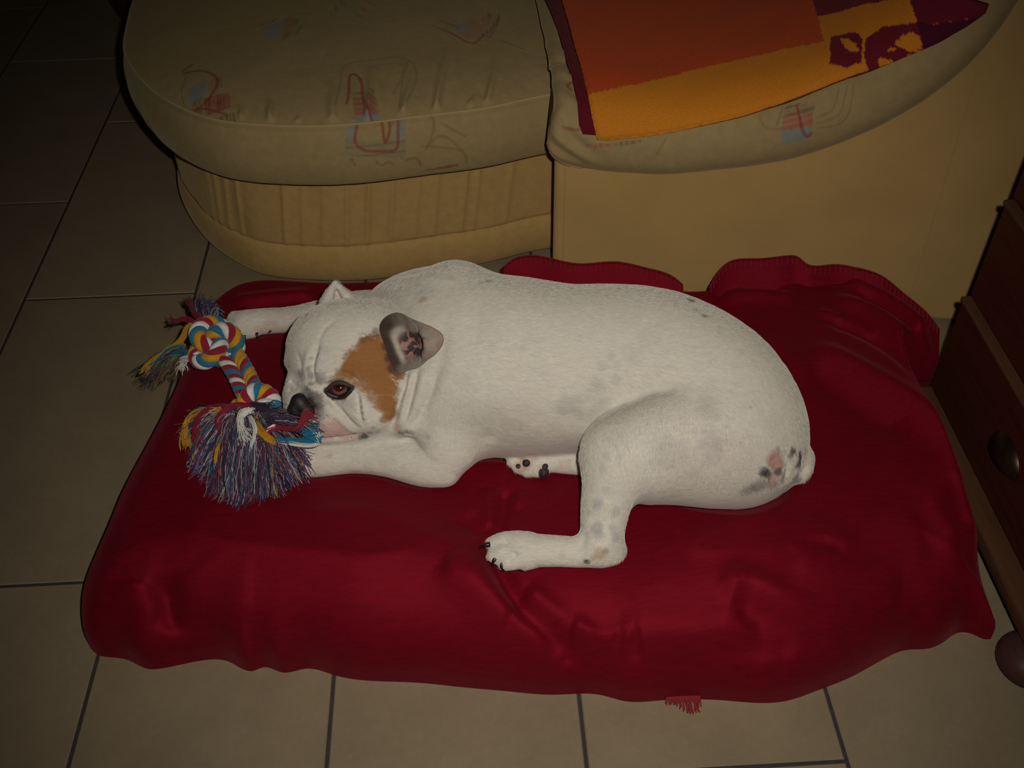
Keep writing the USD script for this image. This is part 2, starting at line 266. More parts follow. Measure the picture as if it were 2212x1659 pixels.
border_prints = [
    ('fill', B((0.6788, 0.645, 0.3745), (0.6962, 0.645, 0.3755), (0.6911, 0.645, 0.3455), (0.6733, 0.645, 0.3427)), BLUE, .5), ('fill', B((0.7606, 0.645, 0.3762), (0.7794, 0.645, 0.3754), (0.7768, 0.645, 0.3363), (0.757, 0.645, 0.3372)), BLUE, .5), ('hatch', B((0.7562, 0.645, 0.3799), (0.7798, 0.645, 0.3806), (0.7786, 0.645, 0.3666), (0.7549, 0.645, 0.3659)), PINK, .6, ((0, 1), .005)),
    ('hatch', B((0.6737, 0.645, 0.3463), (0.7768, 0.645, 0.3363), (0.7722, 0.645, 0.3007), (0.6735, 0.645, 0.3191)), V(.15, .15, .11), .7, ((0, 1), .007)),
    ('line', B((0.6978, 0.645, 0.3754), (0.6921, 0.645, 0.3544), (0.6904, 0.645, 0.3401), (0.6986, 0.645, 0.3289), (0.7377, 0.645, 0.3198), (0.7569, 0.645, 0.319), (0.7638, 0.645, 0.3423), (0.7668, 0.645, 0.3759)), .0045, RED, .6), ('line', B((0.7372, 0.645, 0.3772), (0.7392, 0.645, 0.3506), (0.7409, 0.645, 0.3361), (0.7485, 0.645, 0.3484), (0.7496, 0.645, 0.3767)), .0045, RED, .65),
    ('line', B((0.818, 0.645, 0.3772), (0.8269, 0.645, 0.3574), (0.8095, 0.645, 0.3129), (0.8252, 0.645, 0.3305), (0.8735, 0.645, 0.3008)), .004, V(.22, .14, .06), .55), ('line', B((0.8403, 0.645, 0.3551), (0.8796, 0.645, 0.3281)), .004, V(.22, .14, .06), .5), ('line', B((0.802, 0.645, 0.3206), (0.8417, 0.645, 0.3115), (0.8765, 0.645, 0.295), (0.8787, 0.645, 0.2723)), .004, V(.22, .14, .06), .5),
    ('line', B((0.6805, 0.645, 0.3114), (0.6854, 0.645, 0.2982)), .004, V(.2, .1, .05), .5), ('line', B((0.7236, 0.645, 0.3001), (0.7317, 0.645, 0.2923), (0.7419, 0.645, 0.2974), (0.7509, 0.645, 0.2895)), .004, V(.2, .1, .05), .5), ('line', B((0.7742, 0.645, 0.296), (0.7921, 0.645, 0.297), (0.7974, 0.645, 0.2817)), .004, V(.2, .1, .05), .5),
    ('fill', B((0.7938, 0.645, 0.2667), (0.8187, 0.645, 0.2694), (0.8657, 0.645, 0.2748), (0.8621, 0.645, 0.2673), (0.8389, 0.645, 0.2646)), RED, .6)]
paint(bc, cv[bm][:, [0, 2]], border_prints); ct[bm] = bc
part(sofa, 'seat_cushion', (cv, cf), velvet, tint=ct, label='rounded seat cushion with scribbled red and blue print')
wl = np.column_stack([vis + INW[:N_OUT] * -.0004, np.full(N_OUT, ZC + .0006)])[::2]
part(sofa, 'welt', tube(wl, .0021, 8), plain('welt_velvet', (.42, .30, .13), .85, sheen=.2), smooth=True, label='narrow welt around the seat cushion')
# gathered front panel and the band below it
pl_x = [(0.528, 1), (0.5637, 0.7), (0.605, 0.5), (0.653, 0.8), (0.6947, 1), (0.7416, 0.9), (0.7884, 0.6), (0.8224, 0.8), (0.8777, 1), (0.9032, 0.7), (0.971, 0.5), (0.3743, 1.2), (0.3962, 1), (0.425, 1.2), (0.3557, 1)]
def pleats(a, zz):
    x = OUT[:, 0] + (zz - 0.17) * -0.14; d = np.zeros(len(a)); fr_ = OUT[:, 1] < 1.2
    for px, s in pl_x: d -= 0.0038 * s * np.exp(-((x - px) / 0.006) ** 2) * fr_
    d -= 0.006 * (meshkit.noise(np.column_stack([a * 22, np.full_like(a, zz * 3), 0 * a]), 12) - 0.5)
    return d * np.clip((zz - 0.08) / 0.02, 0.25, 1)
pv, pf = skirt([(0.038, zz) for zz in np.linspace(0.262, 0.090, 24)] + [(0.044, 0.086), (0.055, 0.085)], pleats)
part(sofa, 'front_panel', (pv, pf[:, ::-1]), velvet, tint=np.tile(BEIGE, (len(pv), 1)))
pv, pf = skirt([(0.06, 0.089), (0.042, 0.091)] + [(0.036 - 0.010 * math.sin(math.pi * t) ** 0.6, 0.088 - 0.080 * t) for t in np.linspace(0, 1, 16)] + [(0.05, 0.004)], lambda a, zz: 0.002 * (meshkit.noise(np.column_stack([a * 12, 0 * a, 0 * a]), 5) - 0.5))
part(sofa, 'base_band', (pv, pf[:, ::-1]), velvet, tint=np.tile(BEIGE * 0.97, (len(pv), 1)))

# the end unit: flat side panel whose upper edge sweeps up to the right, and a printed pad on it
PA, PB = V(1.033, 0.602), V(1.776, 0.485)
ex = (PB - PA) / np.linalg.norm(PB - PA); nx = V(ex[1], -ex[0])     # nx points to the viewer
def W3(s, w, z): s, w, z = np.broadcast_arrays(s, w, z); return np.stack([PA[0] + ex[0] * s - nx[0] * w, PA[1] + ex[1] * s - nx[1] * w, z], -1)
_cs = np.array([(-.03, .318), (0, .312), (.1, .302), (.19, .303), (.3, .320), (.4, .347), (.46, .374), (.53, .418), (.59, .473), (.635, .535), (.662, .61), (.675, .70), (.68, .80)])
_cd = np.r_[0, np.cumsum(np.linalg.norm(np.diff(_cs, axis=0), axis=1))]; CONT = CubicSpline(_cd, _cs)
_pr = np.array([(.03, -.012), (.002, -.006), (-.014, .004), (-.026, .022), (-.031, .048), (-.026, .080), (-.008, .104), (.022, .119), (.07, .128), (.16, .135), (.3, .139), (.75, .142), (1.3, .142)])
_pd = np.r_[0, np.cumsum(np.linalg.norm(np.diff(_pr, axis=0), axis=1))]; PROF = CubicSpline(_pd, _pr)
def pad(c, v, off=0.0):
    """point of the pad: c along the swept contour (m), v along the cross-section (m), off = outwards"""
    c, v = np.broadcast_arrays(np.asarray(c, float), np.asarray(v, float))
    p, t = CONT(c), CONT(c, 1); t = t / np.linalg.norm(t, axis=-1, keepdims=True); m = np.stack([-t[..., 1], t[..., 0]], -1)
    q, qt = PROF(v), PROF(v, 1); qt = qt / np.linalg.norm(qt, axis=-1, keepdims=True)
    h = q[..., 1] - qt[..., 0] * 0 ; w = q[..., 0]
    h = h + off * qt[..., 0]; w = w - off * qt[..., 1]
    r = np.clip((c - 0.012) / 0.022, 0, 1); endf = np.sqrt(np.clip(1 - (1 - r) ** 2, 0, 1)); sink = (1 - endf) * 0.020     # rounded left end
    h = h - sink * qt[..., 0]; w = w + sink * qt[..., 1]
    low_ = np.clip((0.045 - h) / 0.05, 0, 1); corner = 0.050 * (1 - np.sqrt(np.clip(1 - low_ ** 2, 0, 1)))                  # its lower corner is round
    s = p[..., 0] + m[..., 0] * h - (.006 + .20 * np.clip(w, 0, .4)) * np.exp(-np.clip(c, 0, 9) / .12) + corner * np.exp(-np.clip(c - .012, 0, 9) / .07); z = p[..., 1] + m[..., 1] * h
    return W3(s, w, z)
#PADEND
nc, nv_ = 420, 150
cc, vv = np.meshgrid(np.linspace(0.012, _cd[-1], nc), np.r_[np.linspace(0, 0.36, 130), np.linspace(0.38, _pd[-1], 20)], indexing='ij')
wr = 0.013 * np.exp(-((cc - 0.03) / 0.055) ** 2) * (meshkit.noise(np.stack([cc * 14, vv * 55 + cc * 30, 0 * cc], -1), 6) - 0.5) + 0.006 * (meshkit.fbm(np.stack([cc * 7, vv * 9, 0 * cc], -1), 3, 5) - 0.5)
gv = pad(cc, vv, wr).reshape(-1, 3); gf = grid_faces(nc, nv_)
capc = len(gv); ringi = np.arange(nv_); capv = gv[ringi].mean(0) + W3(0.004, 0, 0) - W3(0, 0, 0)
gf3 = np.vstack([gf[:, [0, 1, 2]], gf[:, [0, 2, 3]], np.stack([np.full(nv_ - 1, capc), ringi[1:], ringi[:-1]], 1)])
pt = np.tile(PRINT_GROUND, (len(gv) + 1, 1)) * (0.93 + 0.14 * meshkit.fbm(np.vstack([gv, capv]) * 5, 3, 8))[:, None]
pq = np.column_stack([cc.ravel(), vv.ravel()]); tmp = pt[:-1]
pad_prints = [
    ('hatch', [(0.4362, 0.1533), (0.4911, 0.1431), (0.4854, 0.1284), (0.4286, 0.1357)], DARK, .6, ((0, 1), .006)), ('hatch', [(0.4286, 0.1372), (0.4835, 0.1298), (0.474, 0.1078), (0.4211, 0.1166)], PINK, .75, ((0, 1), .006)), ('fill', [(0.4211, 0.1166), (0.474, 0.1078), (0.4665, 0.0887), (0.4154, 0.0902)], BLUE, .6),
    ('line', [(0.457, 0.1475), (0.457, 0.124), (0.457, 0.1034), (0.4627, 0.0931), (0.4684, 0.0961)], .0045, RED, .65), ('line', [(0.4135, 0.1269), (0.4286, 0.1475)], .003, V(.2, .12, .06), .5), ('line', [(0.3851, 0.1445), (0.3908, 0.1284), (0.423, 0.1181)], .003, V(.2, .12, .06), .35),
    ('line', [(0.5668, 0.1445), (0.5497, 0.121), (0.5308, 0.099), (0.4816, 0.1019)], .003, V(.2, .14, .07), .45), ('line', [(0.5535, 0.146), (0.5384, 0.1269), (0.5251, 0.1122), (0.4835, 0.1108)], .003, V(.2, .14, .07), .45), ('line', [(0.5365, 0.146), (0.527, 0.1328), (0.5157, 0.1225), (0.4873, 0.1196)], .003, V(.2, .14, .07), .45),
    ('hatch', [(0.0768, 0.1078), (0.1354, 0.1166), (0.1373, 0.1108), (0.0805, 0.1005)], PINK, .7, ((1, 0), .008)), ('hatch', [(0.1373, 0.1181), (0.1789, 0.1254), (0.1808, 0.1196), (0.1392, 0.1108)], DARK, .6, ((1, 0), .007)),
    ('line', [(0.0427, 0.2003), (0.0351, 0.2062), (0.0465, 0.2179)], .006, RED, .6), ('line', [(0.0332, 0.1313), (0.0503, 0.1298), (0.0635, 0.1313)], .004, RED, .5), ('line', [(0.2035, 0.099), (0.213, 0.1152), (0.2205, 0.1269)], .003, V(.2, .12, .06), .4)]
paint(tmp, pq, pad_prints); pt[:-1] = tmp
part(sofa, 'arm_pad', (np.vstack([gv, capv]), gf3[:, ::-1]), velvet, tint=pt, label='printed pad with a gathered end sweeping up to the right')
cpts = CONT(np.linspace(0, _cd[-1], 60)); cpts = cpts[cpts[:, 0] > 0.004]
poly = np.vstack([[[0.004, 0.006], [-0.003, 0.02], [-0.003, 0.316]], cpts + [0, 0.012], [[0.70, 0.86], [0.95, 0.86], [0.95, 0.006]]])
pl_ = np.array(shapely.geometry.polygon.orient(Polygon(poly).buffer(-0.010).buffer(0.010)).exterior.segmentize(.03).coords)[:-1]
pt_ = np.roll(pl_, -1, 0) - np.roll(pl_, 1, 0); pt_ /= np.linalg.norm(pt_, axis=1, keepdims=True); pin = np.stack([-pt_[:, 1], pt_[:, 0]], 1)
rows = [(0.011 * (1 - math.sin(q)), 0.011 * (1 - math.cos(q))) for q in np.linspace(0, np.pi / 2, 7)] + [(0, .80)]
sv = np.concatenate([W3((pl_ + pin * i_)[:, 0], w__, (pl_ + pin * i_)[:, 1])[:, None] for i_, w__ in rows], 1); nr_ = len(rows)
cap2, capf = trimesh.creation.triangulate_polygon(Polygon(pl_ + pin * rows[0][0]), engine='earcut')
pf_ = grid_faces(len(pl_), nr_, True); pv_ = sv.reshape(-1, 3); o_ = len(pv_)
pm2 = (np.vstack([pv_, W3(cap2[:, 0], 0.0, cap2[:, 1])]), np.vstack([pf_[:, [0, 1, 2]], pf_[:, [0, 2, 3]], np.asarray(capf) + o_]))
velvet_flat = plain('beige_velvet_flat', tuple(BEIGE), 0.9, bump=(400, 0.2, 0.002), vary=0.08, vscale=6, sheen=0.2, spec=0.15)
part(sofa, 'side_panel', pm2, velvet_flat, smooth=35)
for (s0, z0, s1, z1) in ((0.017, 0.02, 0.017, 0.30), (0.658, 0.02, 0.645, 0.50)):
    part(sofa, 'seam', tube([W3(s0 + (s1 - s0) * t, 0.0, z0 + (z1 - z0) * t) for t in np.linspace(0, 1, 12)], 0.0014, 8), velvet_flat, smooth=True)

# ---------------------------------------------------------------- folded throw on the pad
RUST, ORANGE, WINE, PURPLE = V(0.52, 0.068, 0.015), V(0.62, 0.21, 0.018), V(0.155, 0.012, 0.022), V(0.075, 0.008, 0.022)
def sheet(outline, off, thick, step, bend=None):
    """a cloth lying on the pad: outline in pad coordinates; returns vertices, faces and pad coordinates"""
    poly = Polygon(outline).buffer(0); ring_ = np.array(poly.exterior.segmentize(step).coords)[:-1]
    x0, y0, x1, y1 = poly.bounds; gx, gy = np.meshgrid(np.arange(x0, x1, step), np.arange(y0, y1, step), indexing='ij'); g = np.column_stack([gx.ravel(), gy.ravel()])
    inner = poly.buffer(-step * 0.7); g = g[shapely.contains_xy(inner, g[:, 0], g[:, 1])]
    q = np.vstack([ring_, g]); tri = Delaunay(q).simplices; c = q[tri].mean(1); tri = tri[shapely.contains_xy(poly, c[:, 0], c[:, 1])]
    nr = len(ring_); a = q[tri]; area = np.cross(a[:, 1] - a[:, 0], a[:, 2] - a[:, 0]); tri[area < 0] = tri[area < 0][:, ::-1]
    db = shapely.distance(poly.exterior, shapely.points(q)); rim = np.sqrt(np.clip(1 - (1 - np.clip(db / (thick * 0.9), 0, 1)) ** 2, 0, 1))
    wav = 0.003 * (meshkit.fbm(np.column_stack([q * 11, 0 * q[:, 0]]), 3, 21) - 0.5) * 2
    mid = off + thick / 2 + wav * smooth01(db / 0.05)
    top = pad(q[:, 0], q[:, 1], mid + thick / 2 * rim); bot = pad(ring_[:, 0], ring_[:, 1], off * np.ones(nr))
    i = np.arange(nr); j = (i + 1) % nr; o = len(q)
    side = np.vstack([np.stack([i, o + i, o + j], 1), np.stack([i, o + j, j], 1)])
    return np.vstack([top, bot]), np.vstack([tri, side]), np.vstack([q, ring_])
fleece_print = tinted('printed_fleece', 0.95, 0.12, (1, 0.6, 0.4), bump=(700, 0.6, 0.002), vary=0.22, vscale=500, spec=0.1)
throw = thing('throw_blanket', pad(0.35, 0.25), label='folded orange and burgundy fleece throw with leaf print lying on the sofa', cat='blanket')
low = [(0.0711, 0.1254), (0.0616, 0.1387), (0.0541, 0.1651), (0.0484, 0.1974), (0.037, 0.2708), (0.0295, 0.378), (0.0219, 0.4749)]
d_ = np.array(low[-1]) - np.array(low[-2]); low += [tuple(np.array(low[-1]) + d_ * k) for k in (1, 2.2)]
low += [(low[-1][0] + 0.55, low[-1][1] + 0.02), (0.6765, 0.1372), (0.5346, 0.1592), (0.353, 0.1504), (0.1865, 0.1357), (0.1051, 0.1269)]
lv, lf, lq = sheet(low, 0.001, 0.008, 0.006)
part(throw, 'lower_fold', (lv, lf), fleece_print, tint=np.tile(WINE * 0.75, (len(lv), 1)), label='burgundy underside layer showing along the left edge')
up = [(0.0976, 0.1225), (0.0824, 0.1504), (0.0711, 0.1798), (0.0597, 0.2488), (0.0522, 0.3031), (0.0446, 0.4162), (0.0408, 0.4749)]
d_ = np.array(up[-1]) - np.array(up[-2]); up += [tuple(np.array(up[-1]) + d_ * k) for k in (1.5, 3.5)]
rt = [(0.8297, 0.0975), (0.8165, 0.0961), (0.7976, 0.1034), (0.7654, 0.1152), (0.7086, 0.1284), (0.667, 0.1372), (0.6235, 0.1445), (0.5781, 0.1519), (0.5327, 0.1548), (0.4873, 0.1548), (0.4419, 0.1533), (0.3946, 0.1504), (0.353, 0.146), (0.3132, 0.1431), (0.2735, 0.1401), (0.1865, 0.1313), (0.1449, 0.1269), (0.1146, 0.1225)]
up += [(rt[0][0] + 0.02, up[-1][1] + 0.05)] + rt
uv_, uf, uq = sheet(up, 0.009, 0.012, 0.0026)
utint = np.tile(RUST, (len(uv_), 1))
def rag(poly, amp=0.0018):
    p = np.array(Polygon(poly).exterior.segmentize(0.004).coords)[:-1]
    return p + amp * (rng.random(p.shape) - 0.5) * 2
BIG = 0.35
b1 = [(0.0711, 0.1798), (0.1846, 0.2135), (0.2792, 0.2385), (0.3643, 0.2502), (0.4627, 0.2473), (0.5384, 0.2297)]
orange_low = b1 + [(0.527, 0.1592), (0.5327, 0.1548), (0.4419, 0.1533), (0.353, 0.146), (0.2735, 0.1401), (0.1865, 0.1313), (0.1146, 0.1225), (0.0976, 0.1225)]
orange_low = [b1[0]] + b1 + [((0.5327, 0.1548)[0] + .02, (0.5327, 0.1548)[1]), ((0.5327, 0.1548)[0] + .03, -0.1), ((0.0976, 0.1225)[0] - .02, -0.1), ((0.0976, 0.1225)[0] - .03, (0.0711, 0.1798)[1])]
square = [(0.544, 0.3031), (0.6462, 0.2561), (0.7673, 0.1856), (0.7522, 0.1666), (0.7351, 0.1489), (0.7086, 0.1269), (0.6746, 0.1357), (0.6235, 0.1445), (0.5327, 0.1548), (0.5422, 0.2165)]
wine_top = [(0.5422, 0.3721), (0.544, 0.3031), (0.6462, 0.2561), (0.7446, 0.1974), ((0.7446, 0.1974)[0], (0.7446, 0.1974)[1] + .5), ((0.5422, 0.3721)[0], (0.5422, 0.3721)[1] + .5)]
wine_right = [(0.7673, 0.1856), (0.7389, 0.1548), (0.7881, 0.1254), (0.8184, 0.0917), ((0.8184, 0.0917)[0] + .1, (0.8184, 0.0917)[1]), ((0.8184, 0.0917)[0] + .1, (0.8184, 0.0917)[1] + .6), ((0.7673, 0.1856)[0], (0.7673, 0.1856)[1] + .6)]
purple = [(0.737, 0.1563), (0.7881, 0.1254), (0.8203, 0.0931), ((0.8203, 0.0931)[0] + .1, (0.8203, 0.0931)[1] - .1), ((0.7086, 0.1269)[0] + .05, (0.7086, 0.1269)[1] - .1), (0.6992, 0.1298)]
motif = []
for pg, col in ((orange_low, ORANGE), (wine_top, WINE), (square, ORANGE), (wine_right, WINE * V(.9, 1, 1.1)), (purple, PURPLE)):
    motif.append(('fill', rag(pg), col, 1))
for pg, col in (([(0.5592, 0.2312), (0.5743, 0.2238), (0.5989, 0.2165), (0.6159, 0.2047), (0.6216, 0.19), (0.6122, 0.171), (0.5989, 0.1592), (0.58, 0.1621), (0.5686, 0.1607), (0.5516, 0.1739), (0.5365, 0.1798), (0.5478, 0.19), (0.5516, 0.2121)], WINE),
                ([(0.5781, 0.2135), (0.5932, 0.2047), (0.6046, 0.1886), (0.6046, 0.1739), (0.5895, 0.1798), (0.58, 0.1944)], ORANGE),
                ([(0.6159, 0.1768), (0.6292, 0.1856), (0.6443, 0.1856), (0.667, 0.1856), (0.6878, 0.1754), (0.7105, 0.1651), (0.7389, 0.1563), (0.7238, 0.1445), (0.7049, 0.1298), (0.684, 0.1328), (0.6765, 0.1357), (0.6689, 0.1269), (0.6481, 0.1372), (0.6216, 0.1401), (0.6254, 0.1357), (0.6122, 0.1387), (0.6027, 0.1445), (0.6065, 0.1533), (0.6065, 0.1592)], WINE),
                ([(0.6689, 0.1548), (0.6935, 0.1563), (0.7105, 0.1548), (0.72, 0.1431), (0.7049, 0.1298), (0.6878, 0.1357), (0.6803, 0.1431)], ORANGE), ([(0.6273, 0.1563), (0.633, 0.1563), (0.6557, 0.1548), (0.6708, 0.1519), (0.6651, 0.1489), (0.6443, 0.1548)], ORANGE), ([(0.6311, 0.1519), (0.6368, 0.1519), (0.6519, 0.1401), (0.6481, 0.1313), (0.6292, 0.1357), (0.6216, 0.1416)], ORANGE), ([(0.6065, 0.1695), (0.6254, 0.1915), (0.6292, 0.1886), (0.6046, 0.1563)], ORANGE)):
    motif.append(('fill', rag(pg, .0012), col, 1))
for s_ in motif:
    pol = Polygon(s_[1]).buffer(0); m_ = shapely.contains_xy(pol, uq[:, 0], uq[:, 1]); utint[m_] = s_[2]
part(throw, 'upper_fold', (uv_, uf), fleece_print, tint=utint, label='rust and orange upper layer with burgundy leaf print')

# ---------------------------------------------------------------- chest of drawers at the right edge
wood_n = lambda name, c0, c1, rough: look(name, {'tc': ('texture_coordinate', {}), 'm': ('mapping', {'scale': (6.0, 1.0, 14.0)}), 'nz': ('noise_texture', {'scale': 5.0, 'detail': 6.0, 'roughness': 0.7, 'distortion': 0.8}),
    'r': ('rgb_ramp', {'ramp': [(0.3, c0), (0.55, c1), (0.75, tuple(np.array(c0) * 0.8))]}), 'b': ('bump', {'strength': 0.15, 'distance': 0.001}), 'p': ('principled_bsdf', {'roughness': rough, 'specular_ior_level': 0.12})},
    [('tc.object', 'm.vector'), ('m.vector', 'nz.vector'), ('nz.fac', 'r.fac'), ('r.color', 'p.base_color'), ('nz.fac', 'b.height'), ('b.normal', 'p.normal')])
dark_wood = wood_n('dark_wood', (0.034, 0.0075, 0.0034), (0.056, 0.0135, 0.006), 0.5); rail_wood = wood_n('rail_wood', (0.060, 0.025, 0.012), (0.085, 0.037, 0.018), 0.5); foot_wood = wood_n('foot_wood', (0.045, 0.019, 0.016), (0.058, 0.024, 0.021), 0.45)
bronze = plain('dark_bronze', (0.05, 0.036, 0.022), 0.35, metal=0.9, vary=0.3, vscale=30)
X0, YF, YB = 1.626, -0.280, 0.236
chest = thing('chest_of_drawers', (1.80, 0, 0), label='small dark red-brown wooden chest of drawers at the right edge beside the dog bed', cat='chest of drawers')
part(chest, 'body', rounded_box((X0 + 0.012, YF + 0.004, 0.075), (2.02, YB - 0.004, 0.815), 0.004), dark_wood)
def cup_pull(z, parent):
    """a half-dome cup pull: open below, with a rim and two lugs"""
    u = np.linspace(0, np.pi, 25); w = np.linspace(0.0, np.pi / 2, 12); ms = []
    for rad, inv in ((1.0, False), (0.88, True)):
        U, Wd = np.meshgrid(u, w, indexing='ij')
        y = np.cos(U) * np.sin(Wd) * 0.046 * rad; hz = np.sin(U) * np.sin(Wd) * 0.036 * rad; x = -np.cos(Wd) * 0.026 * rad
        v = np.stack([X0 + x.ravel() - 0.001, y.ravel() + 0.0, z + hz.ravel() - 0.012], 1); f = grid_faces(len(u), len(w)); ms.append((v, f[:, ::-1] if inv else f))
    return part(parent, 'handle', join(ms), bronze, smooth=True, label='dark bronze cup pull')
for z0, z1 in ((0.094, 0.278), (0.284, 0.452), (0.458, 0.626), (0.632, 0.79)):
    k = {0.094: 0.0, 0.284: 0.007, 0.458: 0.012, 0.632: 0.016}[z0]
    dr = part(chest, 'drawer', rounded_box((X0 - 0.010 + k, YF, z0), (X0 + 0.03, YB - k * 0.4, z1), 0.005), dark_wood)
    zh = (z0 + z1) / 2 + 0.005; h = cup_pull(zh, dr)
    part(dr, 'ledge', rounded_box((X0 - 0.0135 + k, YF, z1 - 0.006), (X0 + 0.015, YB - k * 0.4, z1 + 0.002), 0.002), rail_wood, label='lighter worn top edge')
part(chest, 'plinth', rounded_box((X0 - 0.036, YF - 0.02, 0.056), (2.04, YB + 0.008, 0.088), 0.008), rail_wood, label='lighter brown base moulding')
part(chest, 'top_board', rounded_box((X0 - 0.03, YF - 0.02, 0.815), (2.04, YB + 0.008, 0.845), 0.006), dark_wood)
pa = np.linspace(-np.pi / 2, np.pi / 2, 22)
bun = np.column_stack([np.cos(pa) * 0.043, 0.0295 + np.sin(pa) * 0.0295]); bun[0, 0] = bun[-1, 0] = 0.0
for fx, fy in ((X0 - 0.018, YF + 0.052), (X0 + 0.030, YB - 0.045), (1.99, YF + 0.052), (1.99, YB - 0.045)):
    b_ = trimesh.creation.revolve(bun, sections=32); b_.apply_translation((fx, fy, 0)); part(chest, 'foot', b_, foot_wood, smooth=True)

# ---------------------------------------------------------------- dark turned table leg far left
table = thing('side_table', (-0.02, 1.80, 0), label='dark reddish wooden side table with a tapering leg behind the sofa end', cat='table')
legp = [(0, 0), (.012, 0), (.016, .006), (.013, .016), (.010, .024), (.018, .032), (.021, .042), (.016, .052), (.015, .06), (.022, .08), (.036, .13), (.050, .2), (.060, .3), (.064, .42), (.060, .5), (.045, .53), (.03, .56), (0, .56)]
for lx, ly in ((-.02, 1.80), (.30, 2.25), (-.35, 2.25)):
    m_ = trimesh.creation.revolve(legp, sections=32); m_.apply_translation((lx, ly, 0)); part(table, 'leg', m_, dark_wood, smooth=40)
tt = trimesh.creation.cylinder(0.42, 0.03, sections=64); tt.apply_translation((-.02, 2.1, .575)); part(table, 'table_top', tt, dark_wood)

# ---------------------------------------------------------------- the dog: one signed-distance body, meshed by surface nets
#SDFBEGIN
def smin(a, b, k): h = np.clip(0.5 + 0.5 * (b - a) / k, 0, 1); return b + (a - b) * h - k * h * (1 - h)
def smax(a, b, k): return -smin(-a, -b, k)
def f_cone(p, a, b):                          # sphere-swept cone, a and b = (x, y, z, r)
    a, b = np.asarray(a, float), np.asarray(b, float); ab = b[:3] - a[:3]; L = ab @ ab + 1e-12; q = p - a[:3]
    s = q @ ab; t = np.clip(s / L, 0, 1)
    return np.sqrt(np.maximum(np.einsum('ij,ij->i', q, q) + t * (t * L - 2 * s), 0)) - (a[3] + t * (b[3] - a[3]))
def f_ball(p, a, sq=(1, 1, 1)):               # ball, squashed along the axes
    s = np.asarray(sq, float); q = (p - np.asarray(a[:3])) / s; k0 = np.linalg.norm(q, axis=1); k1 = np.linalg.norm(q / s, axis=1)
    return np.where(k0 > 1e-9, (k0 - a[3]) * k0 / np.maximum(k1, 1e-9), -a[3] * s.min())
PRIMS = []                                    # (kind, data, blend, bounding centre, bounding radius)
def f_sweep(p, seg):
    A_, B_ = seg[:-1], seg[1:]
    if len(seg) > 3 and 8 < len(p) < 9000:    # leave out the segments that are too far away to matter
        m = (p[0] + p[-1]) / 2; rad = np.linalg.norm(p - m, axis=1).max(); ab = B_[:, :3] - A_[:, :3]
        s = np.clip(((m - A_[:, :3]) * ab).sum(1) / ((ab * ab).sum(1) + 1e-12), 0, 1)
        dm = np.linalg.norm(m - A_[:, :3] - s[:, None] * ab, axis=1) - (A_[:, 3] + s * (B_[:, 3] - A_[:, 3])); use = np.nonzero(dm <= dm.min() + 2 * rad)[0]
    else: use = range(len(A_))
    out = f_cone(p, A_[use[0]], B_[use[0]])
    for i in use[1:]: np.minimum(out, f_cone(p, A_[i], B_[i]), out)
    return out
def chain(k, *js):                            # limb along a smooth curve through the joints
    js = np.array(js if len(js) > 1 else js * 2, float)
    if len(js) > 2:
        d = np.r_[0, np.cumsum(np.linalg.norm(np.diff(js[:, :3], axis=0), axis=1) + 1e-4)]
        js = np.column_stack([CubicSpline(d, js[:, :3])(u := np.unique(np.r_[d, np.linspace(0, d[-1], 5 * len(d))])), PchipInterpolator(d, js[:, 3])(u)])
    c = js[:, :3].mean(0); PRIMS.append(('sweep', js, k, c, (np.linalg.norm(js[:, :3] - c, axis=1) + js[:, 3]).max()))
def ball(k, a, sq=(1, 1, 1)): PRIMS.append(('ball', (a, sq), k, np.array(a[:3]), a[3] * max(sq)))
def carve(k, *js):
    n = len(PRIMS); chain(k, *js)
    for i in range(n, len(PRIMS)): PRIMS[i] = ('cut',) + PRIMS[i][1:]
# trunk, from the shoulders to the rump
chain(.05, (0.753, 0.2819, 0.195, 0.0798), (0.8044, 0.2716, 0.203, 0.1131), (0.8652, 0.2047, 0.222, 0.1372), (0.9299, 0.1798, 0.228, 0.1341), (1.0316, 0.167, 0.228, 0.1253), (1.1362, 0.1553, 0.225, 0.1251), (1.1971, 0.1101, 0.218, 0.1236), (1.2445, 0.0652, 0.197, 0.0991), (1.2761, 0.0493, 0.172, 0.0644))
ball(.04, (0.8568, 0.2605, 0.315, 0.0327))
# far hind leg under the belly
chain(.012, (1.0563, 0.0529, 0.15, 0.0227), (1.0131, 0.0565, 0.146, 0.0148), (0.9765, 0.0615, 0.146, 0.0134), (0.9566, 0.0664, 0.144, 0.0182))
for t in ((0.9359, 0.0804, 0.15, 0.0101), (0.9298, 0.069, 0.146, 0.0108), (0.9372, 0.0578, 0.143, 0.0094), (0.949, 0.0525, 0.14, 0.0094)): ball(.006, t)
chain(.008, (0.9702, 0.0495, 0.146, 0.01), (0.962, 0.0465, 0.144, 0.008))
# near shoulder, upper arm, forearm
chain(.04, (0.8258, 0.1342, 0.205, 0.0621), (0.8389, 0.0784, 0.182, 0.0399))
chain(.018, (0.8342, 0.0742, 0.182, 0.0371), (0.8265, 0.0544, 0.165, 0.0304), (0.7526, 0.077, 0.16, 0.0315), (0.6676, 0.0842, 0.152, 0.0242), (0.6195, 0.09, 0.148, 0.0264))
chain(.012, (0.8096, 0.0555, 0.16, 0.0252), (0.8329, 0.0408, 0.152, 0.0132))
for t in ((0.5995, 0.1049, 0.15, 0.0122), (0.5963, 0.0897, 0.15, 0.0121), (0.6022, 0.0749, 0.148, 0.0114), (0.6147, 0.067, 0.146, 0.0107)): ball(.006, t)
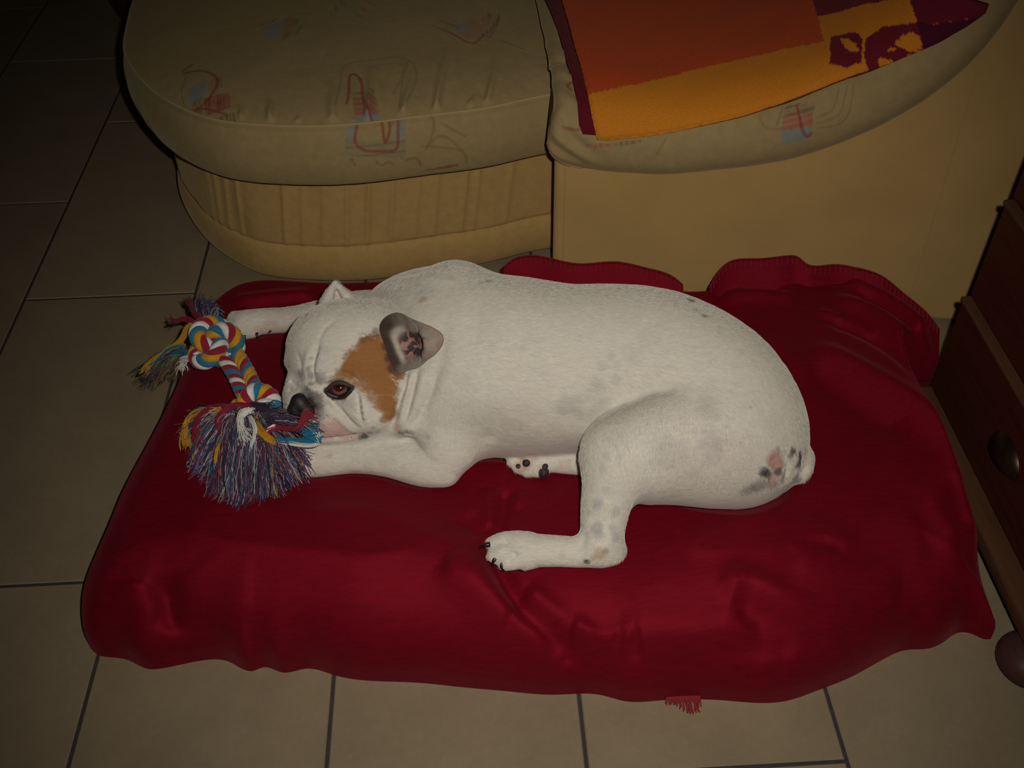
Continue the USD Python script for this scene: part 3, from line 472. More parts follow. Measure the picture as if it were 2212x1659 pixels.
# far fore leg stretched out behind the head
chain(.02, (0.7493, 0.3578, 0.18, 0.0377), (0.6787, 0.3896, 0.172, 0.0337), (0.6234, 0.3945, 0.162, 0.0262), (0.5603, 0.3987, 0.154, 0.0209), (0.5214, 0.3989, 0.152, 0.0217), (0.4991, 0.3934, 0.152, 0.0239))
for t in ((0.4842, 0.4039, 0.154, 0.0147), (0.4854, 0.3895, 0.15, 0.0139), (0.4933, 0.3819, 0.146, 0.0116), (0.5104, 0.3842, 0.145, 0.0108)): ball(.005, t)
# near thigh, shin, hock, foot
chain(.016, (1.0773, -0.0095, 0.236, 0.0584), (1.136, 0.0106, 0.232, 0.0744), (1.1993, 0.0295, 0.222, 0.0884), (1.2623, 0.039, 0.195, 0.0653))
chain(.03, (1.1111, -0.0033, 0.2, 0.047), (1.2454, 0.0183, 0.19, 0.0615))
ball(.05, (1.2325, 0.045, 0.205, 0.0834))
chain(.02, (1.07, -0.0104, 0.23, 0.0499), (1.0562, -0.0375, 0.215, 0.0384), (1.0416, -0.0794, 0.185, 0.0301), (1.0385, -0.1022, 0.168, 0.027))
chain(.014, (1.0373, -0.1021, 0.168, 0.0257), (1.0504, -0.1106, 0.158, 0.0166))
chain(.012, (1.0307, -0.1094, 0.16, 0.0221), (0.9851, -0.105, 0.156, 0.0203), (0.9516, -0.0992, 0.153, 0.0216), (0.9302, -0.0964, 0.151, 0.0223))
chain(.007, (0.9399, -0.09, 0.156, 0.0149), (0.9153, -0.0847, 0.155, 0.0143), (0.8966, -0.0836, 0.15, 0.0118)); chain(.004, (0.933, -0.1003, 0.154, 0.0148), (0.912, -0.0998, 0.152, 0.0142), (0.8959, -0.0996, 0.147, 0.0111)); chain(.004, (0.9388, -0.1068, 0.15, 0.0135), (0.9189, -0.1101, 0.148, 0.0123), (0.9076, -0.111, 0.143, 0.0092)); chain(.004, (0.9447, -0.111, 0.145, 0.0092), (0.9334, -0.1127, 0.141, 0.008))
# rump: tail stub and the fold beside it
chain(.005, (1.3068, 0.0359, 0.2, 0.0312), (1.3278, 0.0549, 0.205, 0.0171))
chain(.005, (1.3111, 0.0209, 0.192, 0.0221), (1.3286, 0.0209, 0.182, 0.0202), (1.3337, 0.0103, 0.172, 0.015), (1.328, 0.0004, 0.164, 0.013))
chain(.006, (1.319, 0.0027, 0.166, 0.0156), (1.3061, -0.005, 0.154, 0.0111))
chain(.014, (1.2371, -0.0065, 0.165, 0.0285), (1.2858, -0.0028, 0.152, 0.017))
# head
chain(.02, (0.7944, 0.1946, 0.245, 0.0682), (0.728, 0.1832, 0.255, 0.0755))
ball(.02, (0.7061, 0.1964, 0.258, 0.0772))
ball(.022, (0.6706, 0.2028, 0.258, 0.0651))
chain(.02, (0.728, 0.1134, 0.225, 0.041), (0.7574, 0.1207, 0.225, 0.0411))                       # cheek
chain(.014, (0.6422, 0.1773, 0.252, 0.0269), (0.6558, 0.1635, 0.255, 0.0267))                      # brow between the eyes
chain(.012, (0.6764, 0.143, 0.273, 0.0236), (0.6989, 0.1428, 0.27, 0.0223))                       # near brow
ball(.010, (0.6221, 0.1941, 0.245, 0.0204)); ball(.010, (0.621, 0.1615, 0.235, 0.0161)); ball(.010, (0.6175, 0.147, 0.225, 0.0161))   # far brow, far cheek folds
chain(.014, (0.655, 0.13, 0.23, 0.0385), (0.6357, 0.127, 0.223, 0.0306))                       # muzzle bridge
chain(.008, (0.6274, 0.1285, 0.222, 0.0213), (0.634, 0.1191, 0.216, 0.0199))                      # nose pad
chain(.012, (0.66, 0.1139, 0.21, 0.0306), (0.7028, 0.1104, 0.206, 0.0306))                      # near upper lip
chain(.010, (0.6521, 0.1048, 0.196, 0.0213), (0.7086, 0.1057, 0.196, 0.02))                      # lip edge
chain(.014, (0.6562, 0.1131, 0.182, 0.0202), (0.7584, 0.1071, 0.196, 0.0267))                      # jaw
chain(.010, (0.7878, 0.1472, 0.262, 0.0159), (0.7773, 0.1088, 0.245, 0.0163), (0.7726, 0.088, 0.215, 0.0157)) # fold of the throat behind the cheek
chain(.010, (0.8131, 0.1424, 0.265, 0.0158), (0.799, 0.0981, 0.245, 0.0169), (0.7876, 0.0778, 0.22, 0.0156))
chain(.004, (0.6607, 0.2749, 0.285, 0.0104), (0.6694, 0.2782, 0.305, 0.0069), (0.6786, 0.2829, 0.32, 0.0027)); chain(.004, (0.6962, 0.2812, 0.285, 0.0104), (0.6881, 0.2816, 0.303, 0.0062), (0.6791, 0.283, 0.319, 0.0027)); chain(.005, (0.6763, 0.2892, 0.275, 0.0168), (0.6772, 0.2866, 0.296, 0.0069))  # far ear

def dog_sdf(p, keep=None):
    d = np.full(len(p), 1.0)
    for i, (kind, data, k, c, r) in enumerate(PRIMS):
        if keep is not None and not keep[i]: continue
        q = f_ball(p, *data) if kind == 'ball' else f_sweep(p, data)
        d = smax(d, -q, k) if kind == 'cut' else smin(d, q, k)
    return d
#SDFEND
def surface_nets(val, lo, h):
    """triangles of the zero surface of the grid val (inside negative)"""
    s = val < 0; nx_, ny_, nz_ = val.shape; cells = np.zeros((nx_ - 1, ny_ - 1, nz_ - 1), np.int8)
    for c in np.ndindex(2, 2, 2): cells += s[c[0]:nx_ - 1 + c[0], c[1]:ny_ - 1 + c[1], c[2]:nz_ - 1 + c[2]]
    I = np.argwhere((cells > 0) & (cells < 8)); idx = np.full(cells.shape, -1, np.int32); idx[tuple(I.T)] = np.arange(len(I))
    acc, cnt = np.zeros((len(I), 3)), np.zeros(len(I)); cor = np.array(list(np.ndindex(2, 2, 2)))
    cv_ = np.stack([val[tuple((I + c).T)] for c in cor], 1)
    for a in range(8):
        for b in range(a + 1, 8):
            if np.abs(cor[a] - cor[b]).sum() != 1: continue
            va, vb = cv_[:, a], cv_[:, b]; m = (va < 0) != (vb < 0); t = np.where(m, va / np.where(m, va - vb, 1), 0)
            acc += m[:, None] * (cor[a] + t[:, None] * (cor[b] - cor[a])); cnt += m
    v = (I + acc / cnt[:, None]) * h + lo; F_ = []
    for ax in range(3):
        o1, o2 = np.eye(3, dtype=int)[(ax + 1) % 3], np.eye(3, dtype=int)[(ax + 2) % 3]; e = np.eye(3, dtype=int)[ax]
        sl = lambda d: tuple(slice(d[k], val.shape[k] - 1 + d[k]) for k in range(3))
        cr = np.argwhere(s[sl((0, 0, 0))] != s[sl(e)]); cr = cr[(cr[:, (ax + 1) % 3] > 0) & (cr[:, (ax + 2) % 3] > 0)]
        qd = np.stack([idx[tuple((cr - d).T)] for d in (0 * e, o1, o1 + o2, o2)], 1); flip = ~s[tuple(cr.T)]
        qd[flip] = qd[flip][:, ::-1]; F_.append(qd[(qd >= 0).all(1)])
    return v, np.vstack(F_)
def mesh_body(h, bl=10):
    lo = np.min([c - r for _, _, _, c, r in PRIMS], 0) - 4 * h; hi = np.max([c + r for _, _, _, c, r in PRIMS], 0) + 4 * h
    nb = np.ceil((hi - lo) / (h * bl)).astype(int); n = nb * bl + 1; val = np.full(n, 1.0, np.float32)
    C_ = np.array([x[3] for x in PRIMS]); R_ = np.array([x[4] for x in PRIMS]); half = h * bl * 0.5 * math.sqrt(3)
    g = np.stack(np.meshgrid(*[np.arange(bl + 1)] * 3, indexing='ij'), -1).reshape(-1, 3)
    cells = np.array(list(np.ndindex(*nb))); mids = lo + (cells + 0.5) * bl * h; dmid = dog_sdf(mids)
    for b, mid, dm in zip(cells, mids, dmid):
        if abs(dm) > half * 1.6 + 0.003:
            val[tuple(slice(b[k] * bl, b[k] * bl + bl + 1) for k in range(3))] = np.sign(dm)
    for b, mid, dm in zip(cells, mids, dmid):
        if abs(dm) > half * 1.6 + 0.003: continue
        near = np.linalg.norm(C_ - mid, axis=1) - R_ < half + 0.055
        val[tuple(slice(b[k] * bl, b[k] * bl + bl + 1) for k in range(3))] = dog_sdf(lo + (g + b * bl) * h, near).reshape(bl + 1, bl + 1, bl + 1)
    return surface_nets(val, lo, h)
dv, dq = mesh_body(0.0019)
df = np.vstack([dq[:, [0, 1, 2]], dq[:, [0, 2, 3]]])
dm_ = trimesh.Trimesh(dv, df, process=False); cmp_ = trimesh.graph.connected_component_labels(dm_.edges_unique, len(dv)); big = np.bincount(cmp_).argmax()
if len(np.bincount(cmp_)) > 1:
    keepv = cmp_ == big; re_ = np.cumsum(keepv) - 1; df = re_[df[keepv[df[:, 0]]]]; dv = dv[keepv]; dm_ = trimesh.Trimesh(dv, df, process=False)
# ---------------------------------------------------------------- sculpting and colouring the body
TOV = -FWD
def vnormals(v, f):
    n = np.zeros_like(v); c = np.cross(v[f[:, 1]] - v[f[:, 0]], v[f[:, 2]] - v[f[:, 0]])
    for k in range(3): np.add.at(n, f[:, k], c)
    return n / np.maximum(np.linalg.norm(n, axis=1, keepdims=True), 1e-12)
strokes = [  # points on the skin, height, width
    ([(0.6644, 0.1551, 0.3139), (0.6567, 0.1458, 0.3001), (0.6525, 0.1346, 0.2825), (0.6523, 0.1197, 0.268)], -.0050, .0040), ([(0.6493, 0.1534, 0.3024), (0.6429, 0.146, 0.2857), (0.6394, 0.1403, 0.2725)], .0028, .006), ([(0.6695, 0.1454, 0.3084), (0.6626, 0.1349, 0.2948), (0.6612, 0.1241, 0.2785)], .0032, .006),
    ([(0.6623, 0.1569, 0.3141), (0.6719, 0.1704, 0.3257), (0.6889, 0.1819, 0.3336)], -.0014, .004), ([(0.6284, 0.1646, 0.2918), (0.6344, 0.1491, 0.2789), (0.6312, 0.1444, 0.2637)], -.0015, .004),
    ([(0.6666, 0.1191, 0.273), (0.6785, 0.1182, 0.2795), (0.6958, 0.1161, 0.2831), (0.7107, 0.1106, 0.2767)], .0040, .0038), ([(0.669, 0.1214, 0.2823), (0.6933, 0.1203, 0.2907), (0.7139, 0.1129, 0.2832), (0.7233, 0.1062, 0.2729)], -.0018, .003), ([(0.6682, 0.1106, 0.2613), (0.6782, 0.108, 0.2532), (0.6939, 0.1056, 0.2527), (0.7056, 0.104, 0.2636)], .0024, .0035),
    ([(0.6681, 0.1087, 0.2596), (0.6767, 0.1048, 0.25), (0.6947, 0.0896, 0.2356), (0.7142, 0.0748, 0.2244)], -.0036, .0034), ([(0.6635, 0.1032, 0.2563), (0.6812, 0.0922, 0.2329), (0.7075, 0.0771, 0.2129)], .0026, .0055), ([(0.6805, 0.1074, 0.2509), (0.6973, 0.0929, 0.2432), (0.7183, 0.0758, 0.2381)], .0018, .005),
    ([(0.6348, 0.1271, 0.2601), (0.644, 0.122, 0.2663), (0.651, 0.1163, 0.2659)], .0036, .004), ([(0.626, 0.1246, 0.2521), (0.6442, 0.1131, 0.2622), (0.661, 0.1029, 0.2567)], -.0024, .003), ([(0.6147, 0.1511, 0.2473), (0.6247, 0.1361, 0.2511)], -.003, .003), ([(0.613, 0.1372, 0.2443), (0.6263, 0.1199, 0.2512)], -.003, .003),
    ([(0.7151, 0.1022, 0.2666), (0.717, 0.086, 0.2535), (0.7205, 0.0732, 0.2276)], -.0024, .003), ([(0.7277, 0.0915, 0.26), (0.7295, 0.0754, 0.2404)], -.0012, .003), ([(0.7221, 0.0976, 0.2643), (0.724, 0.0771, 0.2437)], .0014, .0035),
    ([(0.7848, 0.1142, 0.288), (0.7767, 0.0984, 0.2645), (0.7651, 0.0802, 0.2378), (0.7588, 0.0762, 0.218)], -.0065, .0045), ([(0.7915, 0.111, 0.2906), (0.7824, 0.0952, 0.2627), (0.7734, 0.0769, 0.2359)], .0030, .005), ([(0.801, 0.109, 0.2973), (0.7905, 0.0944, 0.2676), (0.7801, 0.0743, 0.2382)], -.0045, .0045), ([(0.8093, 0.103, 0.2971), (0.8011, 0.0902, 0.271), (0.7895, 0.0736, 0.2429)], .0028, .006),
    ([(0.8289, 0.0981, 0.3058), (0.8174, 0.0844, 0.2757), (0.7999, 0.0736, 0.244), (0.7852, 0.0641, 0.2271)], -.0036, .006), ([(0.7257, 0.2949, 0.2812), (0.7638, 0.2222, 0.3255), (0.79, 0.178, 0.3345)], -.0032, .006), ([(0.8412, 0.1539, 0.3487), (0.8364, 0.1138, 0.3252), (0.8214, 0.0895, 0.2882)], -.0015, .010), ([(0.8565, 0.1305, 0.3429), (0.848, 0.0927, 0.3097), (0.8296, 0.0744, 0.2668)], .0020, .012),
    ([(0.6539, 0.0825, 0.1955), (0.6873, 0.0806, 0.1991), (0.7229, 0.0756, 0.2097)], -.0045, .003), ([(0.9085, 0.055, 0.2722), (0.9017, 0.0489, 0.2379), (0.8944, 0.0505, 0.2036)], -.0040, .012), ([(0.7975, 0.0644, 0.2193), (0.781, 0.0641, 0.216), (0.8134, 0.0544, 0.2146)], -.003, .006),
    ([(0.7759, 0.3014, 0.3123), (0.8033, 0.2836, 0.3317), (0.8456, 0.2417, 0.3587)], -.0020, .005), ([(0.7712, 0.2853, 0.3165), (0.8151, 0.2456, 0.3489), (0.8618, 0.2181, 0.3596)], .0018, .008), ([(0.8871, 0.1848, 0.3618), (0.8791, 0.1384, 0.3514), (0.8806, 0.1038, 0.3316)], -.0018, .018), ([(0.9251, 0.172, 0.3619), (0.9193, 0.1206, 0.3479), (0.9171, 0.0846, 0.3216)], .0020, .020),
    ([(1.0805, 0.0451, 0.2797), (1.1109, 0.0475, 0.2965), (1.1466, 0.0375, 0.3109)], -.0050, .010), ([(1.0155, -0.0744, 0.2052), (1.0358, -0.0988, 0.2072), (1.0608, -0.0931, 0.2057)], -.0018, .008), ([(1.008, -0.115, 0.1796), (1.0129, -0.1055, 0.1864)], -.002, .006),
    ([(0.9066, -0.0907, 0.1658), (0.9196, -0.101, 0.1703), (0.9328, -0.1058, 0.1716)], -.0022, .004), ([(0.9033, -0.1071, 0.1617), (0.9143, -0.1075, 0.1654), (0.9274, -0.114, 0.1649)], -.0030, .0032), ([(0.9138, -0.1161, 0.1578), (0.9213, -0.1138, 0.1632)], -.0025, .003),
    ([(1.2655, -0.0395, 0.2531), (1.2721, -0.0448, 0.2356), (1.2689, -0.0516, 0.2155)], -.0030, .006), ([(1.2851, -0.0297, 0.2499), (1.293, -0.034, 0.231), (1.292, -0.0407, 0.2059)], -.0045, .006), ([(1.2986, -0.0236, 0.2422), (1.309, -0.0241, 0.2187), (1.3086, -0.0281, 0.1947)], .0028, .006),
    ([(0.6872, 0.1143, 0.2656), (0.6888, 0.1133, 0.2628)], -.0085, .0105)]
vn = vnormals(dv, df); disp = np.zeros(len(dv)); tree_ = cKDTree(dv)
for pts, amp, w in strokes:
    c = spline(pts, 16) if len(pts) > 2 else polyline(pts, 6)
    k = np.unique(np.concatenate(tree_.query_ball_point(c, 3.2 * w + .008))).astype(int)
    d, t = seg_dist(dv[k], c); ok = (vn[k] @ TOV) > -0.2
    disp[k] += amp * np.exp(-(d / w) ** 2) * ok * (1 if len(pts) == 2 else np.clip(0.25 + 4 * np.minimum(t, 1 - t), 0, 1))
ear_c = V(*(0.7925, 0.1373, 0.3169)); k = tree_.query_ball_point(ear_c, .06); disp[k] -= .013 * np.exp(-(np.linalg.norm((dv[k] - ear_c) @ np.column_stack([RIGHT, UP]) - V(-.004, -.008), axis=1) / .021) ** 2)
disp += 0.0012 * (meshkit.fbm(dv * 28, 3, 31) - 0.5)
dv = dv + vn * disp[:, None]; vn = vnormals(dv, df)
WHITE = V(.60, .555, .48)
wob = (meshkit.fbm(dv * 130, 4, 41) - 0.5)
hair = (meshkit.noise(dv * V(420, 900, 900), 43) - 0.5)
tint = np.tile(WHITE, (len(dv), 1)) * (1 + 0.10 * hair + 0.06 * wob)[:, None]
# skin showing grey through the thin coat of flank, belly and thigh
gp = smooth01((meshkit.fbm(dv * 22, 3, 51) - 0.47) / 0.16) * smooth01((dv[:, 0] - .78) / .1)
fl = np.exp(-(np.linalg.norm((dv - V(*(1.0499, 0.0484, 0.2694))) / V(.16, .12, .07), axis=1)) ** 2) + np.exp(-(np.linalg.norm((dv - V(*(1.1464, -0.0448, 0.281))) / V(.12, .1, .05), axis=1)) ** 2) + .5 * np.exp(-(np.linalg.norm((dv - V(*(0.962, 0.0556, 0.2858))) / V(.08, .1, .08), axis=1)) ** 2)
m_ = (0.42 * gp * np.clip(fl, 0, 1))[:, None]; tint = tint * (1 - m_) + V(.40, .375, .345) * m_
BROWN, DBR, BLK, PNK, GRY, DGR = V(.290, .128, .042), V(.075, .040, .026), V(.018, .012, .011), V(.50, .275, .235), V(.36, .345, .33), V(.17, .15, .14)
px_ = 0.00068
blobs = [  # place, radius in px, colour, amount, softness
    ((0.7369, 0.1389, 0.3172),27,BROWN,1,.45), ((0.7197, 0.1256, 0.3061),27,BROWN,1,.4), ((0.7045, 0.1186, 0.2925),17,BROWN,.95,.5), ((0.7394, 0.1209, 0.297),32,BROWN,1,.4), ((0.7513, 0.1093, 0.2717),24,BROWN,1,.45), ((0.7555, 0.091, 0.2551),20,BROWN,1,.45), ((0.7597, 0.0825, 0.2422),15,BROWN,.95,.5), ((0.7596, 0.1283, 0.2975),22,BROWN,1,.4), ((0.6929, 0.1182, 0.2865),13,BROWN,.8,.6), ((0.752, 0.1495, 0.3188),16,BROWN,.9,.5), ((0.7741, 0.1174, 0.284),14,BROWN,.95,.5), ((0.7278, 0.111, 0.2805),24,BROWN,.85,.6), ((0.7382, 0.1, 0.2654),20,BROWN,.75,.7), ((0.7475, 0.1181, 0.2877),26,BROWN,1,.4), ((0.762, 0.1053, 0.2678),16,BROWN,.9,.5), ((0.7167, 0.1212, 0.2999),20,BROWN,.9,.5), ((0.7442, 0.1348, 0.3117),24,BROWN,1,.4), ((0.7502, 0.0782, 0.2362),10,BROWN,.7,.7), ((0.7465, 0.0881, 0.254),14,BROWN,.7,.7), ((0.7065, 0.1129, 0.2801),12,BROWN,.6,.6), ((0.6821, 0.1171, 0.2776),10,BROWN,.5,.7),
    ((0.7625, 0.1328, 0.302),11,DBR,.85,.6), ((0.7655, 0.1234, 0.2903),11,DBR,.85,.6), ((0.758, 0.144, 0.313),10,DBR,.7,.7), ((0.7702, 0.119, 0.2845),9,DBR,.5,.7), ((0.7447, 0.1603, 0.3268),9,DBR,.55,.8), ((0.7258, 0.1464, 0.324),7,DBR,.45,.8), ((0.7372, 0.1512, 0.325),9,DBR,.35,.9),
    ((0.6714, 0.1128, 0.2626),7,BLK,1,.4), ((0.6762, 0.1124, 0.26),10,BLK,1,.3), ((0.6837, 0.1125, 0.2576),14,BLK,1,.3), ((0.6932, 0.1103, 0.26),14,BLK,1,.3), ((0.7019, 0.1084, 0.2668),9,BLK,1,.4), ((0.7076, 0.1084, 0.2709),6,BLK,.9,.5), ((0.6887, 0.1141, 0.2675),14,BLK,1,.3), ((0.6793, 0.1153, 0.2651),9,BLK,1,.4), ((0.6888, 0.1068, 0.2491),12,DGR,.4,.8),
    ((0.6621, 0.1216, 0.2745),9,DGR,.6,.8), ((0.6656, 0.1228, 0.2821),12,GRY,.7,.8), ((0.6345, 0.1413, 0.2664),14,GRY,.75,.7), ((0.63, 0.1474, 0.2663),8,DGR,.5,.8), ((0.6496, 0.1317, 0.2746),9,DGR,.55,.8), ((0.6458, 0.1402, 0.2802),6,V(.30,.19,.13),.6,.7), ((0.6495, 0.1229, 0.2687),6,DGR,.6,.8), ((0.6521, 0.1449, 0.295),5,DGR,.4,.8), ((0.6641, 0.1367, 0.2974),14,GRY,.35,.9), ((0.6715, 0.1438, 0.308),12,GRY,.3,.9),
    ((0.6412, 0.1095, 0.2569),20,DGR,.75,.7), ((0.6533, 0.1019, 0.2563),17,BLK,.6,.8), ((0.6462, 0.1008, 0.2506),16,BLK,.85,.5), ((0.6562, 0.0945, 0.2452),14,BLK,.75,.6), ((0.659, 0.09, 0.2348),12,DGR,.65,.8), ((0.6294, 0.1122, 0.2495),10,DGR,.6,.8), ((0.6575, 0.0857, 0.2224),10,DGR,.5,.9), ((0.6615, 0.0827, 0.212),9,DGR,.4,.9), ((0.6644, 0.0992, 0.251),10,DGR,.55,.9), ((0.6599, 0.1047, 0.2586),10,DGR,.5,.9), ((0.6442, 0.1131, 0.2622),12,DGR,.5,.9), ((0.6659, 0.0934, 0.2402),9,GRY,.5,.9),
    ((0.6775, 0.0825, 0.215),24,PNK,.6,.7), ((0.6653, 0.0816, 0.2014),15,PNK,.75,.6), ((0.6896, 0.0804, 0.2068),18,PNK,.55,.7), ((0.7062, 0.0782, 0.2022),10,PNK,.5,.7), ((0.7083, 0.0775, 0.2087),7,DGR,.5,.8), ((0.7194, 0.0774, 0.2032),8,BLK,.8,.5), ((0.7125, 0.0779, 0.2002),6,BLK,.6,.6), ((0.7286, 0.0739, 0.2139),7,DGR,.5,.7),
    ((0.6969, 0.0891, 0.2379),3.2,BLK,.9,.5), ((0.7196, 0.0855, 0.2538),4,DGR,.6,.8), ((0.7205, 0.0803, 0.248),4,DGR,.65,.8), ((0.7212, 0.076, 0.2404),4,DGR,.6,.8), ((0.7186, 0.0926, 0.2595),3.5,DGR,.55,.8), ((0.7337, 0.0728, 0.2242),6,DGR,.45,.8), ((0.7384, 0.075, 0.2149),7,GRY,.6,.8),
    ((0.767, 0.0732, 0.2215),12,PNK,.6,.8), ((0.7717, 0.0699, 0.2143),7,V(.2,.09,.08),.6,.7), ((0.7781, 0.0652, 0.2198),7,BLK,.5,.7), ((0.7985, 0.0637, 0.2076),22,GRY,.4,.9), ((0.7847, 0.0625, 0.2212),9,DGR,.4,.9), ((0.7525, 0.0611, 0.1876),30,GRY,.22,1),
    ((0.8102, 0.1987, 0.3481),9,V(.36,.24,.15),.55,.8), ((0.8059, 0.2176, 0.3464),8,GRY,.4,.9), ((0.9025, 0.2231, 0.3576),8,DGR,.5,.8), ((0.8944, 0.2162, 0.3594),6,GRY,.4,.8), ((1.1874, 0.1854, 0.3378),8,V(.16,.10,.07),.8,.6), ((1.1806, 0.1913, 0.3375),7,GRY,.5,.8), ((1.1986, 0.1434, 0.3435),6,V(.2,.14,.1),.65,.7), ((1.1911, 0.1554, 0.3439),9,GRY,.35,.9), ((1.1629, 0.1628, 0.3478),8,GRY,.3,.9), ((1.1165, 0.1076, 0.3392),26,GRY,.14,1), ((1.2145, 0.1088, 0.3407),8,GRY,.25,.9), ((1.2383, 0.0803, 0.3311),8,GRY,.2,.9),
    ((1.2389, 0.0021, 0.3038),3.5,V(.4,.27,.2),.6,.7), ((1.242, 0.0096, 0.3065),3,V(.4,.27,.2),.5,.7), ((1.2141, 0.1226, 0.3412),5,GRY,.4,.8), ((1.1314, 0.1267, 0.3467),5,GRY,.3,.8), ((1.2202, -0.0385, 0.2795),4,V(.4,.28,.22),.5,.7), ((1.044, 0.0637, 0.2989),16,GRY,.35,.9), ((1.0693, 0.0667, 0.3031),10,GRY,.4,.9), ((0.9963, 0.0484, 0.2685),10,GRY,.35,.9), ((1.0152, 0.0472, 0.264),12,GRY,.35,.9), ((1.0512, 0.0797, 0.3178),12,GRY,.3,.9), ((1.0645, 0.0888, 0.3256),9,GRY,.3,.9),
    ((0.9363, 0.0478, 0.2596),40,V(.52,.43,.39),.35,1), ((0.9742, 0.0422, 0.226),50,V(.52,.43,.39),.35,1), ((1.0137, 0.045, 0.2012),40,V(.50,.41,.38),.4,1), ((1.1583, -0.0503, 0.2729),60,V(.54,.46,.41),.4,1), ((1.2137, -0.0486, 0.267),55,V(.52,.44,.40),.4,1), ((1.1832, -0.037, 0.2875),26,GRY,.25,1), ((1.1167, -0.0379, 0.2889),18,GRY,.25,1), ((1.058, -0.0295, 0.2883),22,GRY,.25,1), ((1.045, -0.0434, 0.2734),9,GRY,.35,.9), ((1.0388, -0.0508, 0.2596),8,GRY,.3,.9), ((1.0597, -0.0502, 0.2754),8,GRY,.3,.9),
    ((1.0313, -0.0794, 0.2215),12,GRY,.7,.8), ((1.0547, -0.0886, 0.2159),10,GRY,.55,.8), ((1.0183, -0.0818, 0.2064),7,GRY,.5,.8), ((1.0295, -0.1031, 0.2016),13,GRY,.75,.7), ((1.0507, -0.1032, 0.2019),10,GRY,.5,.8), ((1.0437, -0.0705, 0.2362),8,GRY,.35,.9), ((1.0439, -0.0853, 0.2212),6,V(.55,.47,.26),.5,.8), ((1.0531, -0.1125, 0.1923),10,GRY,.5,.8), ((1.0318, -0.1113, 0.1974),9,GRY,.5,.8),
    ((1.0318, -0.1291, 0.1806),12,V(.40,.27,.15),.65,.8), ((1.0385, -0.1272, 0.1835),7,DGR,.5,.8), ((1.0148, -0.1298, 0.1658),6,BLK,.85,.6), ((1.0229, -0.1302, 0.1737),7,V(.40,.30,.2),.5,.8), ((0.9834, -0.1206, 0.1691),7,V(.5,.42,.3),.4,.8),
    ((1.2685, -0.0408, 0.248),18,PNK*.85,.9,.6), ((1.2762, -0.0422, 0.2369),14,PNK*.85,.9,.6), ((1.2678, -0.0504, 0.2237),13,PNK*.8,.7,.7), ((1.2543, -0.0514, 0.237),11,BLK,.85,.6), ((1.2602, -0.0513, 0.2309),9,BLK,.7,.7), ((1.2773, -0.0454, 0.2265),9,BLK,.75,.7), ((1.2876, -0.0414, 0.2194),8,DGR,.7,.7), ((1.2501, -0.0572, 0.2159),18,DGR,.65,.8), ((1.2345, -0.0606, 0.2117),16,DGR,.5,.9), ((1.2712, -0.0514, 0.2095),14,V(.33,.2,.17),.7,.8), ((1.2852, -0.0445, 0.2107),6,BLK,.5,.8),
    ((1.2985, -0.0226, 0.2438),9,BLK,.85,.6), ((1.2955, -0.0284, 0.2385),7,DGR,.7,.7), ((1.3116, -0.0185, 0.2264),12,BLK,.95,.6), ((1.309, -0.0241, 0.2187),9,V(.08,.05,.05),.85,.7), ((1.3223, -0.0126, 0.1903),7,DGR,.7,.8), ((1.3236, -0.0037, 0.2231),6,DGR,.6,.8), ((1.3206, -0.0133, 0.1706),10,DGR,.75,.7), ((1.274, -0.0311, 0.2587),6,DGR,.45,.9),
    ((0.572, 0.3797, 0.1665),45,V(.54,.45,.39),.45,1), ((0.5441, 0.3793, 0.1585),18,PNK,.35,.9), ((0.5244, 0.3775, 0.1541),14,PNK,.3,.9), ((0.6667, 0.0719, 0.1729),5,PNK*.8,.55,.7), ((0.7017, 0.0603, 0.1452),16,PNK,.5,.9), ((0.722, 0.0563, 0.1463),12,PNK,.35,.9), ((0.6576, 0.0649, 0.1654),30,V(.58,.49,.43),.4,1), ((0.7907, 0.0288, 0.1671),40,V(.58,.5,.45),.3,1), ((0.8312, 0.0317, 0.1904),30,V(.58,.5,.45),.3,1),
    ((0.9716, 0.0412, 0.1513),14,PNK,.5,.8), ((0.9424, 0.0542, 0.1518),16,PNK*.9,.6,.8), ((0.956, 0.0577, 0.1669),14,PNK,.35,.9), ((1.0019, 0.047, 0.1556),14,PNK,.3,.9), ((0.6832, 0.2795, 0.296),16,V(.56,.5,.44),.4,.9), ((0.6898, 0.279, 0.3094),7,GRY,.3,.9)]
tree_ = cKDTree(dv)
for c, r, col, amt, soft in blobs:
    r = r * px_; k = np.array(tree_.query_ball_point(c, r * (1.25 + .6 * soft)), int)
    if not len(k): continue
    d = np.linalg.norm(dv[k] - V(*c), axis=1) / r + wob[k] * .55 + hair[k] * 0.42
    w = (amt * (1 - smooth01((d - (1 - .55 * soft)) / (.25 + .75 * soft))))[:, None]; tint[k] = tint[k] * (1 - w) + col * w * (1 + .12 * hair[k])[:, None]
# black freckles on muzzle and brow, and a dusting over the coat
fr_ = np.exp(-(np.linalg.norm(dv - V(*(0.6774, 0.0876, 0.2267)), axis=1) / .040) ** 2) + .7 * np.exp(-(np.linalg.norm(dv - V(*(0.6519, 0.1312, 0.2768)), axis=1) / .022) ** 2) + .10
sp_ = meshkit.noise(dv * 330, 61) * meshkit.noise(dv * 200, 62); w = (smooth01((sp_ - .60 + .10 * np.clip(fr_, 0, 1)) / .10) * np.clip(fr_, 0, 1) * .75)[:, None]
tint = tint * (1 - w) + V(.10, .085, .08) * w

def fur_look(name, vary, bump):
    return tinted(name, 0.8, 0.15, (1, 1, 1), bump=(260, bump, 0.0015), vary=vary, vscale=170, stretch=(0.35, 1.6, 1.6), spec=0.12)
coat = fur_look('dog_coat', 0.10, 0.35)
dog = thing('dog', (1.0, .2, .10), label='white bulldog with a brown eye patch lying on the red blanket, chin on its foreleg', cat='dog')
part(dog, 'body', (dv, df), coat, smooth=True, tint=tint)
